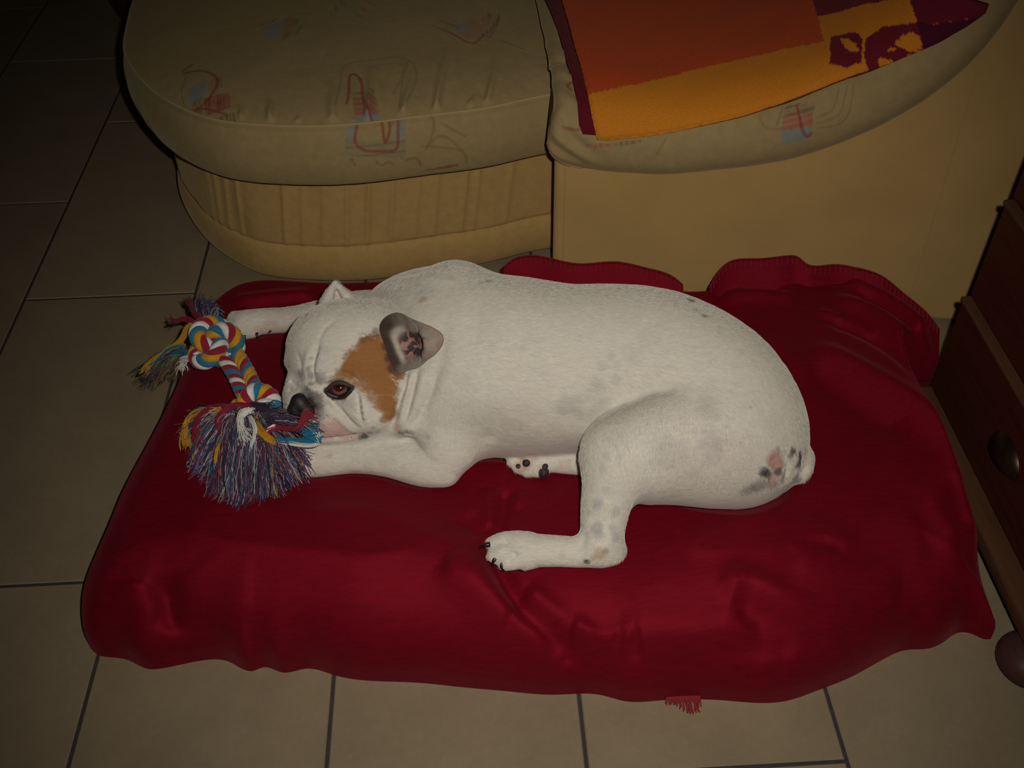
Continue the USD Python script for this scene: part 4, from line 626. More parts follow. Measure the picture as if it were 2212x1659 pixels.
# near ear: an open funnel with its flap folded back
rim = [((0.7496, 0.1631, 0.3259),.001), ((0.7532, 0.177, 0.3281),.007), ((0.7637, 0.1907, 0.3278),.013), ((0.7763, 0.1908, 0.3304),.018), ((0.792, 0.1753, 0.335),.022), ((0.8066, 0.1608, 0.338),.025), ((0.8222, 0.1479, 0.3399),.027), ((0.8336, 0.138, 0.3394),.026), ((0.8391, 0.1297, 0.3371),.025), ((0.8388, 0.123, 0.3329),.023), ((0.8327, 0.1165, 0.3255),.021), ((0.8247, 0.1134, 0.3186),.018), ((0.8174, 0.1127, 0.3136),.015), ((0.8093, 0.1113, 0.3068),.010), ((0.7985, 0.1122, 0.2988),.006), ((0.7863, 0.116, 0.2916),.003), ((0.7748, 0.1179, 0.2852),.001), ((0.767, 0.1252, 0.2929),.001), ((0.7601, 0.1358, 0.3055),.001), ((0.7544, 0.1489, 0.3174),.000)]
rp = spline([V(*q) + TOV * o for q, o in rim], 150, True); c0 = V(*(0.7932, 0.137, 0.3171)) + TOV * -.004
fa = np.array([(r_ - c0) @ RIGHT for r_ in rp]); fb = np.array([(r_ - c0) @ UP for r_ in rp]); ang = np.degrees(np.arctan2(fb, fa)); rad_ = np.hypot(fa, fb)
flap = smooth01((66 - np.abs(ang - 8)) / 26)               # 1 towards the tip, where the ear's leather folds over
ev, ec = [], []
for i in range(150):
    t0 = (1 - flap[i]) * .90 + flap[i] * np.clip(.0195 / rad_[i], .2, .9)
    tt_ = np.r_[np.linspace(0, t0 - .015, 26), np.linspace(t0 + .015, 1, 26)]
    hr = (rp[i] - c0) @ TOV; base = c0 + (rp[i] - c0) * tt_[:, None]; inplane = base - TOV * (hr * tt_)[:, None]
    bowl = hr * (.95 - .62 * flap[i]) * smooth01(tt_ / t0) ** 1.5 + .0014 * (meshkit.noise(inplane * 160, 75) - .5); top = hr * (.80 + .20 * tt_) + .002 * np.sin(np.pi * tt_)
    hgt = np.where(tt_ < t0, bowl, top * flap[i] + (1 - flap[i]) * hr * np.minimum(tt_ / .95, 1))
    ev.append(inplane + TOV * hgt[:, None])
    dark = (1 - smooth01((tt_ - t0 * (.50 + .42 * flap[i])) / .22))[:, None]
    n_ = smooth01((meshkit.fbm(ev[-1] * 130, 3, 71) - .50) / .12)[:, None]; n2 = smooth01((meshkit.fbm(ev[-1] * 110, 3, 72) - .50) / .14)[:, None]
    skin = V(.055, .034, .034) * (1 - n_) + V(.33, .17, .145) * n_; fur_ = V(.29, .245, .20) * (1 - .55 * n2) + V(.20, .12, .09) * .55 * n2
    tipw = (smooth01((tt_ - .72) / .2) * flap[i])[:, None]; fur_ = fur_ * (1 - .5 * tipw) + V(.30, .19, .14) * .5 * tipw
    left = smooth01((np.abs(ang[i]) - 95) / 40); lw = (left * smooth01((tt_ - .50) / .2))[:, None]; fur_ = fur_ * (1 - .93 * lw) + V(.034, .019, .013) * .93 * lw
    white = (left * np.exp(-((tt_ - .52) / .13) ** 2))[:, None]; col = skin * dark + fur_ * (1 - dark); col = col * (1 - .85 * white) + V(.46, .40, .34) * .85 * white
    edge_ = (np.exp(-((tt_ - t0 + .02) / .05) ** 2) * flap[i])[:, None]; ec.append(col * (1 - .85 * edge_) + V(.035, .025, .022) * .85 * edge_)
ev, ec = np.array(ev), np.array(ec)
sk = [rp + (rp - c0) * .03 - TOV * .003, rp - (rp - c0) * .05 - TOV * .012]
ev = np.concatenate([ev] + [s_[:, None] for s_ in sk], 1); ec = np.concatenate([ec] + [ec[:, -1:]] * 2, 1)
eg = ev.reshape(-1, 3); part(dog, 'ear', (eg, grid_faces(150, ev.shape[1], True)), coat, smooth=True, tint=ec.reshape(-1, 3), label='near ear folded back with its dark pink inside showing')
# eye
ec0 = V(*(0.6892, 0.1137, 0.266)) - TOV * .0115; e_ = trimesh.creation.icosphere(5, .0132); n_ = np.array(e_.vertices) / .0132
gaze = TOV * .90 + UP * .34 - RIGHT * .02; gaze /= np.linalg.norm(gaze); ca = n_ @ gaze
et = np.where((ca > .93)[:, None], V(.012, .006, .005), np.where((ca > .76)[:, None], V(.040, .012, .006), V(.20, .075, .068))); et[(ca > .72) & (ca < .765)] = V(.04, .015, .012)
e_.apply_translation(ec0)
eye_mat = look('eye_wet', {'a': ('attribute', {'attribute': 'tint'}), 'p': ('principled_bsdf', {'roughness': 0.12, 'coat_weight': 1.0, 'coat_roughness': 0.03})}, [('a.color', 'p.base_color')])
part(dog, 'eye', e_, eye_mat, smooth=True, tint=et, label='brown eye with pink lower lid')
lid_mat = plain('eyelid_skin', (.016, .010, .010), .5)
def lid(pts, r0):
    c = spline(pts, 26); w = np.sin(np.linspace(0, np.pi, 26)) ** .5; return tube(c, r0 * (.35 + .65 * w), 10)
part(dog, 'eyelid', lid([V(*(0.6695, 0.1122, 0.2624)) + TOV * .0005, V(*(0.6785, 0.1162, 0.2688)) + TOV * .0030, V(*(0.691, 0.1147, 0.2749)) + TOV * .0038, V(*(0.7019, 0.1115, 0.2737)) + TOV * .0028, V(*(0.7095, 0.1075, 0.2707)) + TOV * .0005], .0033), plain('upper_lid_skin', (.05, .025, .014), .75), smooth=True, label='dark brown upper eyelid')
part(dog, 'eyelid', lid([V(*(0.6688, 0.1117, 0.2621)) + TOV * .0004, V(*(0.676, 0.1099, 0.2569)) + TOV * .0015, V(*(0.6871, 0.1093, 0.2523)) + TOV * .0020, V(*(0.7001, 0.1059, 0.2612)) + TOV * .0015, V(*(0.7095, 0.1075, 0.2707)) + TOV * .0004], .0038), lid_mat, smooth=True, label='black lower eyelid')
# nose
n0 = len(PRIMS); body_prims = PRIMS; PRIMS = []
chain(.004, (0.6279, 0.1252, 0.231, 0.0112), (0.622, 0.1194, 0.224, 0.0106)); chain(.004, (0.6279, 0.1252, 0.231, 0.0112), (0.6376, 0.1147, 0.224, 0.0112)); chain(.004, (0.619, 0.1189, 0.221, 0.0079), (0.6315, 0.1127, 0.217, 0.0086)); chain(.003, (0.6409, 0.1181, 0.226, 0.0066), (0.6436, 0.1107, 0.222, 0.0053))
noff = V(*(0.6344, 0.1024, 0.2424)) + TOV * .003 - V(*(0.6303, 0.1188, 0.226)); PRIMS = [('sweep', x[1] + np.r_[noff, 0], x[2], x[3] + noff, x[4]) for x in PRIMS]
for q in ((0.639, 0.097, 0.2355), (0.6256, 0.1006, 0.2346)):
    cq = V(*q) + TOV * .009; PRIMS.append(('cut', np.array([[*cq, .0036], [*(cq + RIGHT * .004 - UP * .002), .003]]), .003, cq, .008))
nvx, nqx = mesh_body(.0011); PRIMS = body_prims
part(dog, 'nose', (nvx, nqx), plain('nose_leather', (.014, .010, .010), .5, bump=(900, .4, .001)), smooth=True, label='black nose')
# claws and pads
claw_mat = plain('claw_horn', (.012, .010, .010), .3); pad_mat = plain('pad_leather', (.022, .016, .016), .6, bump=(700, .5, .001))
def claw(a, b, c): q = spline([a, b, c], 9); return tube(q, np.linspace(.0038, .0009, 9), 10)
for a, b, c in (((0.8892, -0.0884, 0.158), (0.8817, -0.0894, 0.158), (0.8759, -0.0877, 0.15)), ((0.8982, -0.105, 0.152), (0.8931, -0.1107, 0.151), (0.8916, -0.113, 0.144)), ((0.9052, -0.113, 0.149), (0.9037, -0.1181, 0.146), (0.9072, -0.12, 0.141)), ((0.9272, -0.1152, 0.145), (0.9281, -0.119, 0.142), (0.9324, -0.1201, 0.139)),
                ((0.9272, 0.0693, 0.153), (0.9207, 0.0733, 0.152), (0.9164, 0.0699, 0.147)), ((0.9288, 0.0746, 0.153), (0.9236, 0.0776, 0.153), (0.9207, 0.0742, 0.15)), ((0.5021, 0.3766, 0.148), (0.5001, 0.3687, 0.148), (0.5019, 0.3661, 0.144)), ((0.5193, 0.3824, 0.146), (0.5198, 0.3719, 0.146), (0.5217, 0.3694, 0.142)), ((0.538, 0.386, 0.15), (0.5417, 0.3786, 0.149), (0.5382, 0.3776, 0.146)), ((0.486, 0.3824, 0.148), (0.4832, 0.3779, 0.146), (0.4846, 0.3742, 0.143))):
    part(dog, 'claw', claw(V(*a), V(*b), V(*c)), claw_mat, smooth=True)
for p0, p1, r0 in (((0.9669, 0.0416, 0.1513), (0.9749, 0.0407, 0.1457), .0085), ((0.9453, 0.0575, 0.1568), (0.9504, 0.0525, 0.1541), .0068), ((0.9713, 0.0475, 0.1563), (0.9751, 0.0444, 0.1535), .0055), ((0.9345, 0.0554, 0.1519), (0.9369, 0.0507, 0.1491), .0045)):
    c = polyline([V(*p0) - TOV * .0028, V(*p1) - TOV * .0028], 5); part(dog, 'paw_pad', tube(np.vstack([c[0] - (c[1] - c[0]) * 1.2, c, c[-1] + (c[1] - c[0]) * 1.2]), [r0 * .35, r0 * .8, r0, r0, r0, r0 * .8, r0 * .35], 14), pad_mat, smooth=True)
# ---------------------------------------------------------------- red fleece blanket over the dog's cushion
edge_px = [(0.4209, 0.5196, 0.115), (0.4025, 0.4859, 0.11), (0.3872, 0.4391, 0.1), (0.3707, 0.3516, 0.09), (0.3551, 0.2544, 0.08), (0.338, 0.165, 0.07), (0.3239, 0.082, 0.06), (0.3155, 0.0009, 0.055), (0.305, -0.0432, 0.05), (0.3058, -0.0709, 0.045), (0.3104, -0.0912, 0.035), (0.3183, -0.1106, 0.02), (0.3354, -0.1269, 0.004), (0.3734, -0.1355, 0), (0.4122, -0.1537, 0), (0.4293, -0.1533, 0), (0.4589, -0.148, 0), (0.4933, -0.1435, 0), (0.5163, -0.1471, 0), (0.544, -0.1631, 0), (0.5538, -0.1652, 0), (0.5679, -0.1603, 0), (0.5957, -0.1698, 0), (0.6271, -0.166, 0), (0.6661, -0.1776, 0), (0.7175, -0.1899, 0), (0.7808, -0.1965, 0), (0.8438, -0.2072, 0), (0.9063, -0.2172, 0), (0.9684, -0.2258, 0), (1.0306, -0.2302, 0), (1.0605, -0.2408, 0), (1.1039, -0.2427, 0), (1.1414, -0.243, 0), (1.1906, -0.2473, 0), (1.2391, -0.2542, 0), (1.2703, -0.2541, 0), (1.3174, -0.242, 0), (1.3734, -0.2232, 0), (1.4334, -0.1956, 0), (1.4622, -0.1872, 0), (1.4882, -0.1873, 0), (1.518, -0.1773, 0), (1.5478, -0.1643, 0), (1.5636, -0.1697, 0), (1.5746, -0.1771, 0), (1.5845, -0.1772, 0.004), (1.5953, -0.17, 0.014), (1.6014, -0.155, 0.04), (1.6026, -0.1259, 0.07), (1.6047, -0.0934, 0.09), (1.6037, -0.0474, 0.115), (1.6024, 0.0131, 0.135), (1.6048, 0.0814, 0.15), (1.6127, 0.131, 0.158), (1.6371, 0.2092, 0.15), (1.6491, 0.2683, 0.14), (1.6494, 0.3313, 0.135), (1.636, 0.3767, 0.135), (1.6083, 0.43, 0.14), (1.5708, 0.4704, 0.145), (1.5188, 0.49, 0.145), (1.4406, 0.5046, 0.14), (1.3589, 0.5045, 0.13), (1.3116, 0.487, 0.115), (1.2571, 0.4871, 0.12), (1.1938, 0.509, 0.125), (1.1133, 0.5307, 0.125), (0.9891, 0.5475, 0.125), (0.8636, 0.5495, 0.125), (0.7385, 0.5447, 0.125), (0.6305, 0.5468, 0.125), (0.5284, 0.563, 0.12), (0.4822, 0.5633, 0.118), (0.4463, 0.5481, 0.115)]
eo = np.array([p[:2] for p in edge_px])
eo = spline(eo, 1500, True); eo[:, 0] = np.where(eo[:, 1] < .285, np.minimum(eo[:, 0], 1.584), eo[:, 0])
bed_poly = Polygon(eo).buffer(0)
step = 0.0052
ringsd = np.r_[0, 0.10 * (1 - np.cos(np.linspace(0.16, np.pi / 2, 26)))]
pts = [eo[::2]]
for d in ringsd[1:]:
    g_ = bed_poly.buffer(-d, quad_segs=8); g_ = max(getattr(g_, 'geoms', [g_]), key=lambda x: x.area); pts.append(np.array(g_.exterior.segmentize(step).coords)[:-1])
x0, y0, x1, y1 = bed_poly.bounds; gx, gy = np.meshgrid(np.arange(x0, x1, step), np.arange(y0, y1, step), indexing='ij'); g_ = np.column_stack([gx.ravel(), gy.ravel()])
g_ = g_[shapely.contains_xy(bed_poly.buffer(-0.102), g_[:, 0], g_[:, 1])]; g_ += rng.uniform(-.3, .3, g_.shape) * step
bq = np.vstack(pts + [g_]); n_edge = len(pts[0])
bt = Delaunay(bq).simplices; c = bq[bt].mean(1); bt = bt[shapely.contains_xy(bed_poly, c[:, 0], c[:, 1])]
a_ = bq[bt]; ar_ = (a_[:, 1, 0] - a_[:, 0, 0]) * (a_[:, 2, 1] - a_[:, 0, 1]) - (a_[:, 1, 1] - a_[:, 0, 1]) * (a_[:, 2, 0] - a_[:, 0, 0]); bt = bt[np.abs(ar_) > 1e-13]; ar_ = ar_[np.abs(ar_) > 1e-13]; bt[ar_ < 0] = bt[ar_ < 0][:, ::-1]
bdist = shapely.distance(bed_poly.exterior, shapely.points(bq))
ctrl = np.array([(*(0.4116, -0.048, 0.14)[:2], .142), (*(0.5333, -0.0935, 0.15)[:2], .162), (*(0.6822, -0.1212, 0.15)[:2], .172), (*(0.8278, -0.159, 0.15)[:2], .168), (*(0.9969, -0.2078, 0.14)[:2], .146), (*(1.1454, -0.2033, 0.14)[:2], .156), (*(1.2992, -0.1849, 0.14)[:2], .158), (*(1.4321, -0.1574, 0.13)[:2], .146), (*(1.5797, -0.0825, 0.12)[:2], .128), (*(1.5894, 0.0184, 0.14)[:2], .165), (*(1.5939, 0.1011, 0.16)[:2], .178), (*(1.6157, 0.1792, 0.16)[:2], .175), (*(1.5256, 0.0495, 0.14)[:2], .148), (*(1.608, 0.2879, 0.14)[:2], .155), (*(1.4657, 0.4424, 0.14)[:2], .150), (*(1.248, 0.3587, 0.14)[:2], .130), (*(0.6216, 0.4752, 0.14)[:2], .140), (*(0.4744, 0.3876, 0.14)[:2], .140), (*(0.4455, 0.1957, 0.14)[:2], .140), (*(0.9186, -0.0157, 0.14)[:2], .132), (*(1.0084, -0.0931, 0.14)[:2], .134), (*(0.6522, 0.0877, 0.14)[:2], .138), (*(1.4397, 0.0827, 0.14)[:2], .140)])
dd = np.linalg.norm(bq[:, None] - ctrl[None, :, :2], axis=2); w_ = 1 / (dd ** 2 + .006) ** 2; H_ = (w_ * ctrl[:, 2]).sum(1) / w_.sum(1)
es = np.column_stack([np.real(np.fft.ifft(np.fft.fft(eo[:, k]) * np.exp(-.5 * (np.fft.fftfreq(1500) * 1500 / 26) ** 2))) for k in (0, 1)])   # the cushion's own, smoother outline
cush = Polygon(es).buffer(0); sd_ = shapely.distance(cush.exterior, shapely.points(bq)) * np.where(shapely.contains_xy(cush, bq[:, 0], bq[:, 1]), 1, -1)
hem_d = bdist; bdist = np.maximum(bdist + (sd_ - bdist) * smooth01(bdist / .035), np.minimum(bdist, .006))
wid = 0.095 + 0.075 * smooth01((0.02 - bq[:, 1]) / 0.14); wid = wid + (.040 - wid) * smooth01((bq[:, 1] - .30) / .12); wid = wid + (.030 - wid) * smooth01((bq[:, 0] - 1.48) / .06) * smooth01((bq[:, 1] + .16) / .1); phi = np.arccos(np.clip(1 - bdist / wid, -1, 1)); prof = np.where(bdist < wid, np.sin(phi) ** 0.9, 1.0)
side_fold = 1 + 0.0 * bdist
bz = 0.003 + (H_ - 0.003) * prof
bz += 0.012 * (meshkit.fbm(np.column_stack([bq * 5, 0 * bdist]), 3, 81) - .5) * smooth01(bdist / .08)
folds = [  # line, height, width on its left and right, along the cloth
    ([(0.442, -0.0821, 0.14), (0.452, -0.1154, 0.12), (0.4665, -0.137, 0.08), (0.4842, -0.1444, 0.03), (0.5029, -0.1434, 0)], -.020, .016), ([(0.4797, -0.0791, 0.14), (0.5131, -0.1228, 0.12), (0.5711, -0.1379, 0.06)], .004, .045), ([(0.4081, -0.0868, 0.12), (0.4104, -0.1191, 0.08), (0.4291, -0.136, 0.03)], .007, .034),
    ([(0.3726, -0.1301, 0.02), (0.3968, -0.1301, 0.02), (0.4331, -0.1335, 0.01), (0.4895, -0.1397, 0)], -.007, .016), 
    ([(0.8833, -0.0543, 0.13), (0.8983, -0.1056, 0.13), (0.9235, -0.1549, 0.13), (0.9638, -0.1867, 0.11), (1.0048, -0.2128, 0.07), (1.042, -0.2258, 0.03)], -.015, .013), ([(0.8275, -0.0971, 0.14), (0.8816, -0.1484, 0.14), (0.9275, -0.1874, 0.12), (0.9625, -0.2121, 0.05)], .012, .022), ([(0.9304, -0.1409, 0.13), (0.9702, -0.1795, 0.12), (1.0237, -0.2158, 0.05)], .010, .014),
    ([(0.9874, -0.1871, 0.13), (1.0223, -0.2041, 0.11), (1.0717, -0.2092, 0.08)], .009, .014), ([(0.9774, -0.2054, 0.1), (0.992, -0.2188, 0.07), (1.0064, -0.2237, 0.03)], -.008, .010), ([(1.0464, -0.1981, 0.12), (1.0557, -0.215, 0.08), (1.0827, -0.2125, 0.05)], -.007, .010), ([(0.9011, -0.1753, 0.12), (0.9208, -0.1939, 0.07), (0.9318, -0.2113, 0.04)], -.005, .012),
    ([(1.0514, -0.2014, 0.13), (1.1175, -0.2099, 0.11), (1.1851, -0.2091, 0.1), (1.2348, -0.2039, 0.1)], .008, .022), ([(1.1836, -0.1453, 0.14), (1.2362, -0.1703, 0.14), (1.2914, -0.1988, 0.13), (1.3478, -0.2218, 0.09)], .012, .018), ([(1.1988, -0.1751, 0.14), (1.2574, -0.1972, 0.12), (1.3094, -0.2133, 0.08), (1.3361, -0.2279, 0.05)], -.013, .020),
    ([(1.1444, -0.1055, 0.14), (1.2293, -0.09, 0.14), (1.3053, -0.09, 0.14), (1.3891, -0.1077, 0.14)], .007, .016), ([(1.2839, -0.0996, 0.14), (1.3266, -0.1054, 0.14), (1.3683, -0.1141, 0.14)], -.004, .007), ([(1.2074, -0.0729, 0.14), (1.2592, -0.0698, 0.14), (1.3085, -0.0776, 0.14)], .004, .010), ([(1.2838, -0.1255, 0.14), (1.3713, -0.1459, 0.14), (1.4406, -0.1583, 0.12)], .005, .024),
    ([(1.1533, -0.2337, 0.02), (1.2127, -0.2272, 0.05), (1.2841, -0.2306, 0.06)], -.006, .012), ([(1.1147, -0.2416, 0.02), (1.1879, -0.2473, 0.02), (1.2624, -0.2471, 0.02)], .006, .012),
    ([(1.419, 0.295, 0.14), (1.479, 0.2144, 0.14), (1.5335, 0.1342, 0.14), (1.5703, 0.051, 0.13), (1.5917, -0.0173, 0.11)], .011, .018), ([(1.4034, 0.2354, 0.14), (1.4594, 0.149, 0.14), (1.5078, 0.0783, 0.14)], -.007, .022), ([(1.4853, 0.4034, 0.15), (1.5526, 0.3382, 0.15), (1.583, 0.2452, 0.15), (1.6099, 0.1795, 0.13)], .012, .016), ([(1.4586, 0.3563, 0.14), (1.514, 0.3057, 0.14), (1.5566, 0.2252, 0.14), (1.572, 0.1219, 0.14)], -.010, .014), ([(1.4521, 0.3689, 0.15), (1.4916, 0.3423, 0.15), (1.5308, 0.2933, 0.15)], .006, .008), ([(1.5232, 0.4516, 0.15), (1.5869, 0.3718, 0.15), (1.623, 0.2869, 0.14)], .008, .012), ([(1.5377, 0.4186, 0.15), (1.5906, 0.3356, 0.15), (1.6185, 0.2318, 0.14)], -.008, .010),
    ([(1.5555, 0.0027, 0.12), (1.5447, -0.0803, 0.12), (1.5427, -0.1438, 0.09)], -.006, .016), ([(0.8874, 0.0283, 0.13), (0.8938, -0.0144, 0.13), (0.89, -0.0468, 0.13)], .005, .008), ([(0.9173, 0.0263, 0.13), (0.9087, -0.0154, 0.13), (0.8973, -0.0552, 0.13)], -.006, .009), ([(0.9254, -0.0081, 0.13), (0.94, 0.0163, 0.13)], .004, .008), ([(0.8533, -0.0201, 0.13), (0.8812, -0.0581, 0.13)], -.005, .014),
    ([(0.4621, 0.4735, 0.14), (0.5249, 0.4818, 0.14), (0.6047, 0.4865, 0.14)], .006, .012), ([(0.4813, 0.4497, 0.14), (0.5432, 0.4617, 0.14), (0.6141, 0.4694, 0.14)], -.005, .009), ([(1.3088, 0.4279, 0.14), (1.3721, 0.4235, 0.14), (1.4307, 0.4007, 0.14)], .006, .014), ([(1.3459, 0.4507, 0.14), (1.4221, 0.4301, 0.14)], -.005, .008), ([(1.2971, 0.3319, 0.14), (1.3726, 0.2925, 0.14), (1.4041, 0.1829, 0.14)], .004, .02)]
for line, amp, w in folds:
    c = spline(np.array([p[:2] for p in line]), 30) if len(line) > 2 else np.array([p[:2] for p in line]); k = np.nonzero(((bq >= c.min(0) - 4 * w) & (bq <= c.max(0) + 4 * w)).all(1))[0]
    d, t = seg_dist(bq[k], c); bz[k] += 1.35 * amp * np.exp(-(d / (1.15 * w)) ** 2) * smooth01(np.minimum(t, 1 - t) * 5 + .15) * smooth01(bdist[k] / .035)
# the cloth gives way under the dog: it never stands above the underside of the body
gs = 0.004; ox, oy = dv[:, 0].min() - .05, dv[:, 1].min() - .05; nxg, nyg = int((dv[:, 0].max() + .05 - ox) / gs) + 1, int((dv[:, 1].max() + .05 - oy) / gs) + 1
und = np.full((nxg, nyg), 9.0); np.minimum.at(und, (((dv[:, 0] - ox) / gs).astype(int), ((dv[:, 1] - oy) / gs).astype(int)), dv[:, 2])
def under(q, lim=.0015):
    gi = np.stack([(q[:, 0] - ox) / gs - .5, (q[:, 1] - oy) / gs - .5]); return map_coordinates(UND, gi, order=1, mode='nearest')
soft = np.minimum(und, .155); soft = minimum_filter(soft, 3); UND = np.minimum(gaussian_filter(soft, 2.2), minimum_filter(und, 2)) - .0012
inb = (bq[:, 0] > ox) & (bq[:, 0] < ox + nxg * gs) & (bq[:, 1] > oy) & (bq[:, 1] < oy + nyg * gs)
u_ = np.where(inb, under(bq), 9.0); sunk = u_ < bz; bz = np.where(sunk, u_, bz); bz = np.maximum(bz, .002)
# hem: a rolled edge down to the floor
eb = bq[:n_edge]; bot = np.column_stack([eb, np.full(n_edge, .0005)]); i = np.arange(n_edge); j = (i + 1) % n_edge; o = len(bq)
bv = np.vstack([np.column_stack([bq, bz]), bot]); bf = np.vstack([bt, np.stack([i, o + i, o + j], 1), np.stack([i, o + j, j], 1)])
def fleece(name, c0, c1):
    return look(name, {'g': ('geometry', {}), 'n1': ('noise_texture', {'scale': 520.0, 'detail': 4.0, 'roughness': 0.75}), 'm': ('mapping', {'scale': (40.0, 220.0, 120.0), 'rotation': (0, 0, 0.4)}), 'n2': ('noise_texture', {'scale': 1.0, 'detail': 3.0}),
        'r': ('rgb_ramp', {'ramp': [(0.3, c0), (0.7, c1)]}), 'b': ('bump', {'strength': 0.55, 'distance': 0.0012}), 'x': ('mix_float', {'fac': 0.45}),
        'p': ('principled_bsdf', {'roughness': 0.64, 'specular_ior_level': 0.95, 'specular_tint': (1.0, 0.07, 0.12), 'sheen_weight': 0.15, 'sheen_tint': (1.0, 0.15, 0.2), 'sheen_roughness': 0.45})},
        [('g.position', 'n1.vector'), ('g.position', 'm.vector'), ('m.vector', 'n2.vector'), ('n1.fac', 'x.a'), ('n2.fac', 'x.b'), ('x.result', 'r.fac'), ('r.color', 'p.base_color'), ('x.result', 'b.height'), ('b.normal', 'p.normal')])
red = fleece('red_fleece', (0.072, 0.0007, 0.0042), (0.140, 0.0019, 0.0088))
red_thread = plain('red_thread', (.19, .006, .010), .85)
blanket = thing('fleece_blanket', (.95, .15, 0), label='dark red fleece blanket draped over a dog cushion on the tiled floor', cat='blanket')
part(blanket, 'cover', (bv, bf), red, smooth=True)
# the blanket's far edge, turned up against the sofa, oversewn with red thread
def flap_strip(top, drop, fwd):
    t = spline(top, 160); rows = []
    for u in np.linspace(0, 1, 9):
        rows.append(t + np.outer(np.ones(len(t)), V(0, -fwd * u ** 1.4, -drop * u)) + V(0, -.006 * math.sin(math.pi * u), 0))
    f_ = np.stack(rows, 1); b_ = f_ + V(0, .006, 0); r_ = (f_[:, :1] + b_[:, :1]) / 2 + V(0, 0, .003)
    allr = np.concatenate([f_[:, ::-1], r_, b_], 1); return allr.reshape(-1, 3), grid_faces(160, allr.shape[1]), t
stitches = []
for top, drop, fwd in (([(0.9354, 0.4942, 0.165), (0.9538, 0.5036, 0.175), (0.9862, 0.5053, 0.18), (1.0318, 0.4902, 0.178), (1.0648, 0.4813, 0.176), (1.1288, 0.4795, 0.178), (1.1835, 0.4652, 0.172), (1.2219, 0.4509, 0.165), (1.2413, 0.4367, 0.155)], .06, .045),
                       ([(1.2859, 0.4322, 0.15), (1.3011, 0.4518, 0.162), (1.3218, 0.4673, 0.175), (1.3762, 0.4687, 0.18), (1.4237, 0.468, 0.184), (1.4415, 0.4668, 0.182), (1.4542, 0.4555, 0.176), (1.5028, 0.4534, 0.172), (1.5488, 0.4424, 0.168)], .06, .045),
                       ([(1.5425, 0.448, 0.168), (1.5775, 0.4288, 0.165), (1.6059, 0.3878, 0.158), (1.6327, 0.3446, 0.15), (1.6454, 0.3083, 0.142)], .05, .03)):
    v_, f_, t_ = flap_strip(top, drop, fwd); part(blanket, 'turned_up_edge', (v_, f_), red, smooth=True)
    L_ = np.linalg.norm(np.diff(t_, axis=0), axis=1).sum(); ns_ = int(L_ / .0085); tt2 = polyline(t_, ns_)
    for q in tt2[1:-1]:
        lean = V(rng.uniform(-.0015, .0015), 0, 0)
        stitches.append(tube([q + V(0, -.0052, -.011) + lean, q + V(0, -.0042, -.004), q + V(0, .003, .0036), q + V(0, .0085, -.002)], .00085, 5))
    stitches.append(tube(t_ + V(0, .003, .0042), .0010, 5))
part(blanket, 'edge_stitching', join(stitches), red_thread, smooth=True, kind='stuff', label='bright red oversewing thread along the edge')
fringe = []
for k in range(46):
    b0 = V(*(1.116, -0.2429, 0.004)) + (V(*(1.1599, -0.2483, 0.004)) - V(*(1.116, -0.2429, 0.004))) * (k / 45); tip = V(rng.normal(0, .003), -.006 - .012 * smooth01(1 - abs(k - 30) / 18) + rng.normal(0, .001), -.002)
    fringe.append(tube([b0 + V(0, .008, .006), b0 + V(0, 0, .003), b0 + tip * .6, b0 + tip], .0009, 5))
part(blanket, 'frayed_edge', join(fringe), red_thread, smooth=True, kind='stuff', label='frayed bright red edge lying on the tiles')
# ---------------------------------------------------------------- knotted rope toy with frayed tassels
bed_tree = cKDTree(bq)
TOPZ = np.full((nxg, nyg), -9.0); np.maximum.at(TOPZ, (((dv[:, 0] - ox) / gs).astype(int), ((dv[:, 1] - oy) / gs).astype(int)), dv[:, 2])
TOPZ = np.maximum(TOPZ, -minimum_filter(-TOPZ, 2))
def rest_z(q):
    d, k = bed_tree.query(q[:, :2]); zz_ = np.where(shapely.contains_xy(bed_poly, q[:, 0], q[:, 1]), bz[k], 0.0)
    i_, j_ = np.clip(((q[:, 0] - ox) / gs).astype(int), 0, nxg - 1), np.clip(((q[:, 1] - oy) / gs).astype(int), 0, nyg - 1)
    over = TOPZ[i_, j_]; return np.where(over < .222, np.maximum(zz_, over), zz_)      # lie over the forefoot too
RD, YL, BL, WH = V(.27, .012, .030), V(.56, .27, .012), V(.018, .16, .27), V(.66, .63, .58)
yarn = {n: plain('cotton_' + n, tuple(c), .85, bump=(600, .5, .0015), vary=.12, vscale=120, sheen=.2, spec=.15) for n, c in (('red', RD), ('yellow', YL), ('blue', BL), ('white', WH))}
thread_mat = tinted('cotton_threads', .85, .1, bump=(900, .3, .001), vary=.1, vscale=300, spec=.15)
toy = thing('rope_toy', (0.4957, 0.2536, 0.15), label='knotted rope dog toy of red, yellow, blue and white cotton with frayed tassels', cat='dog toy')
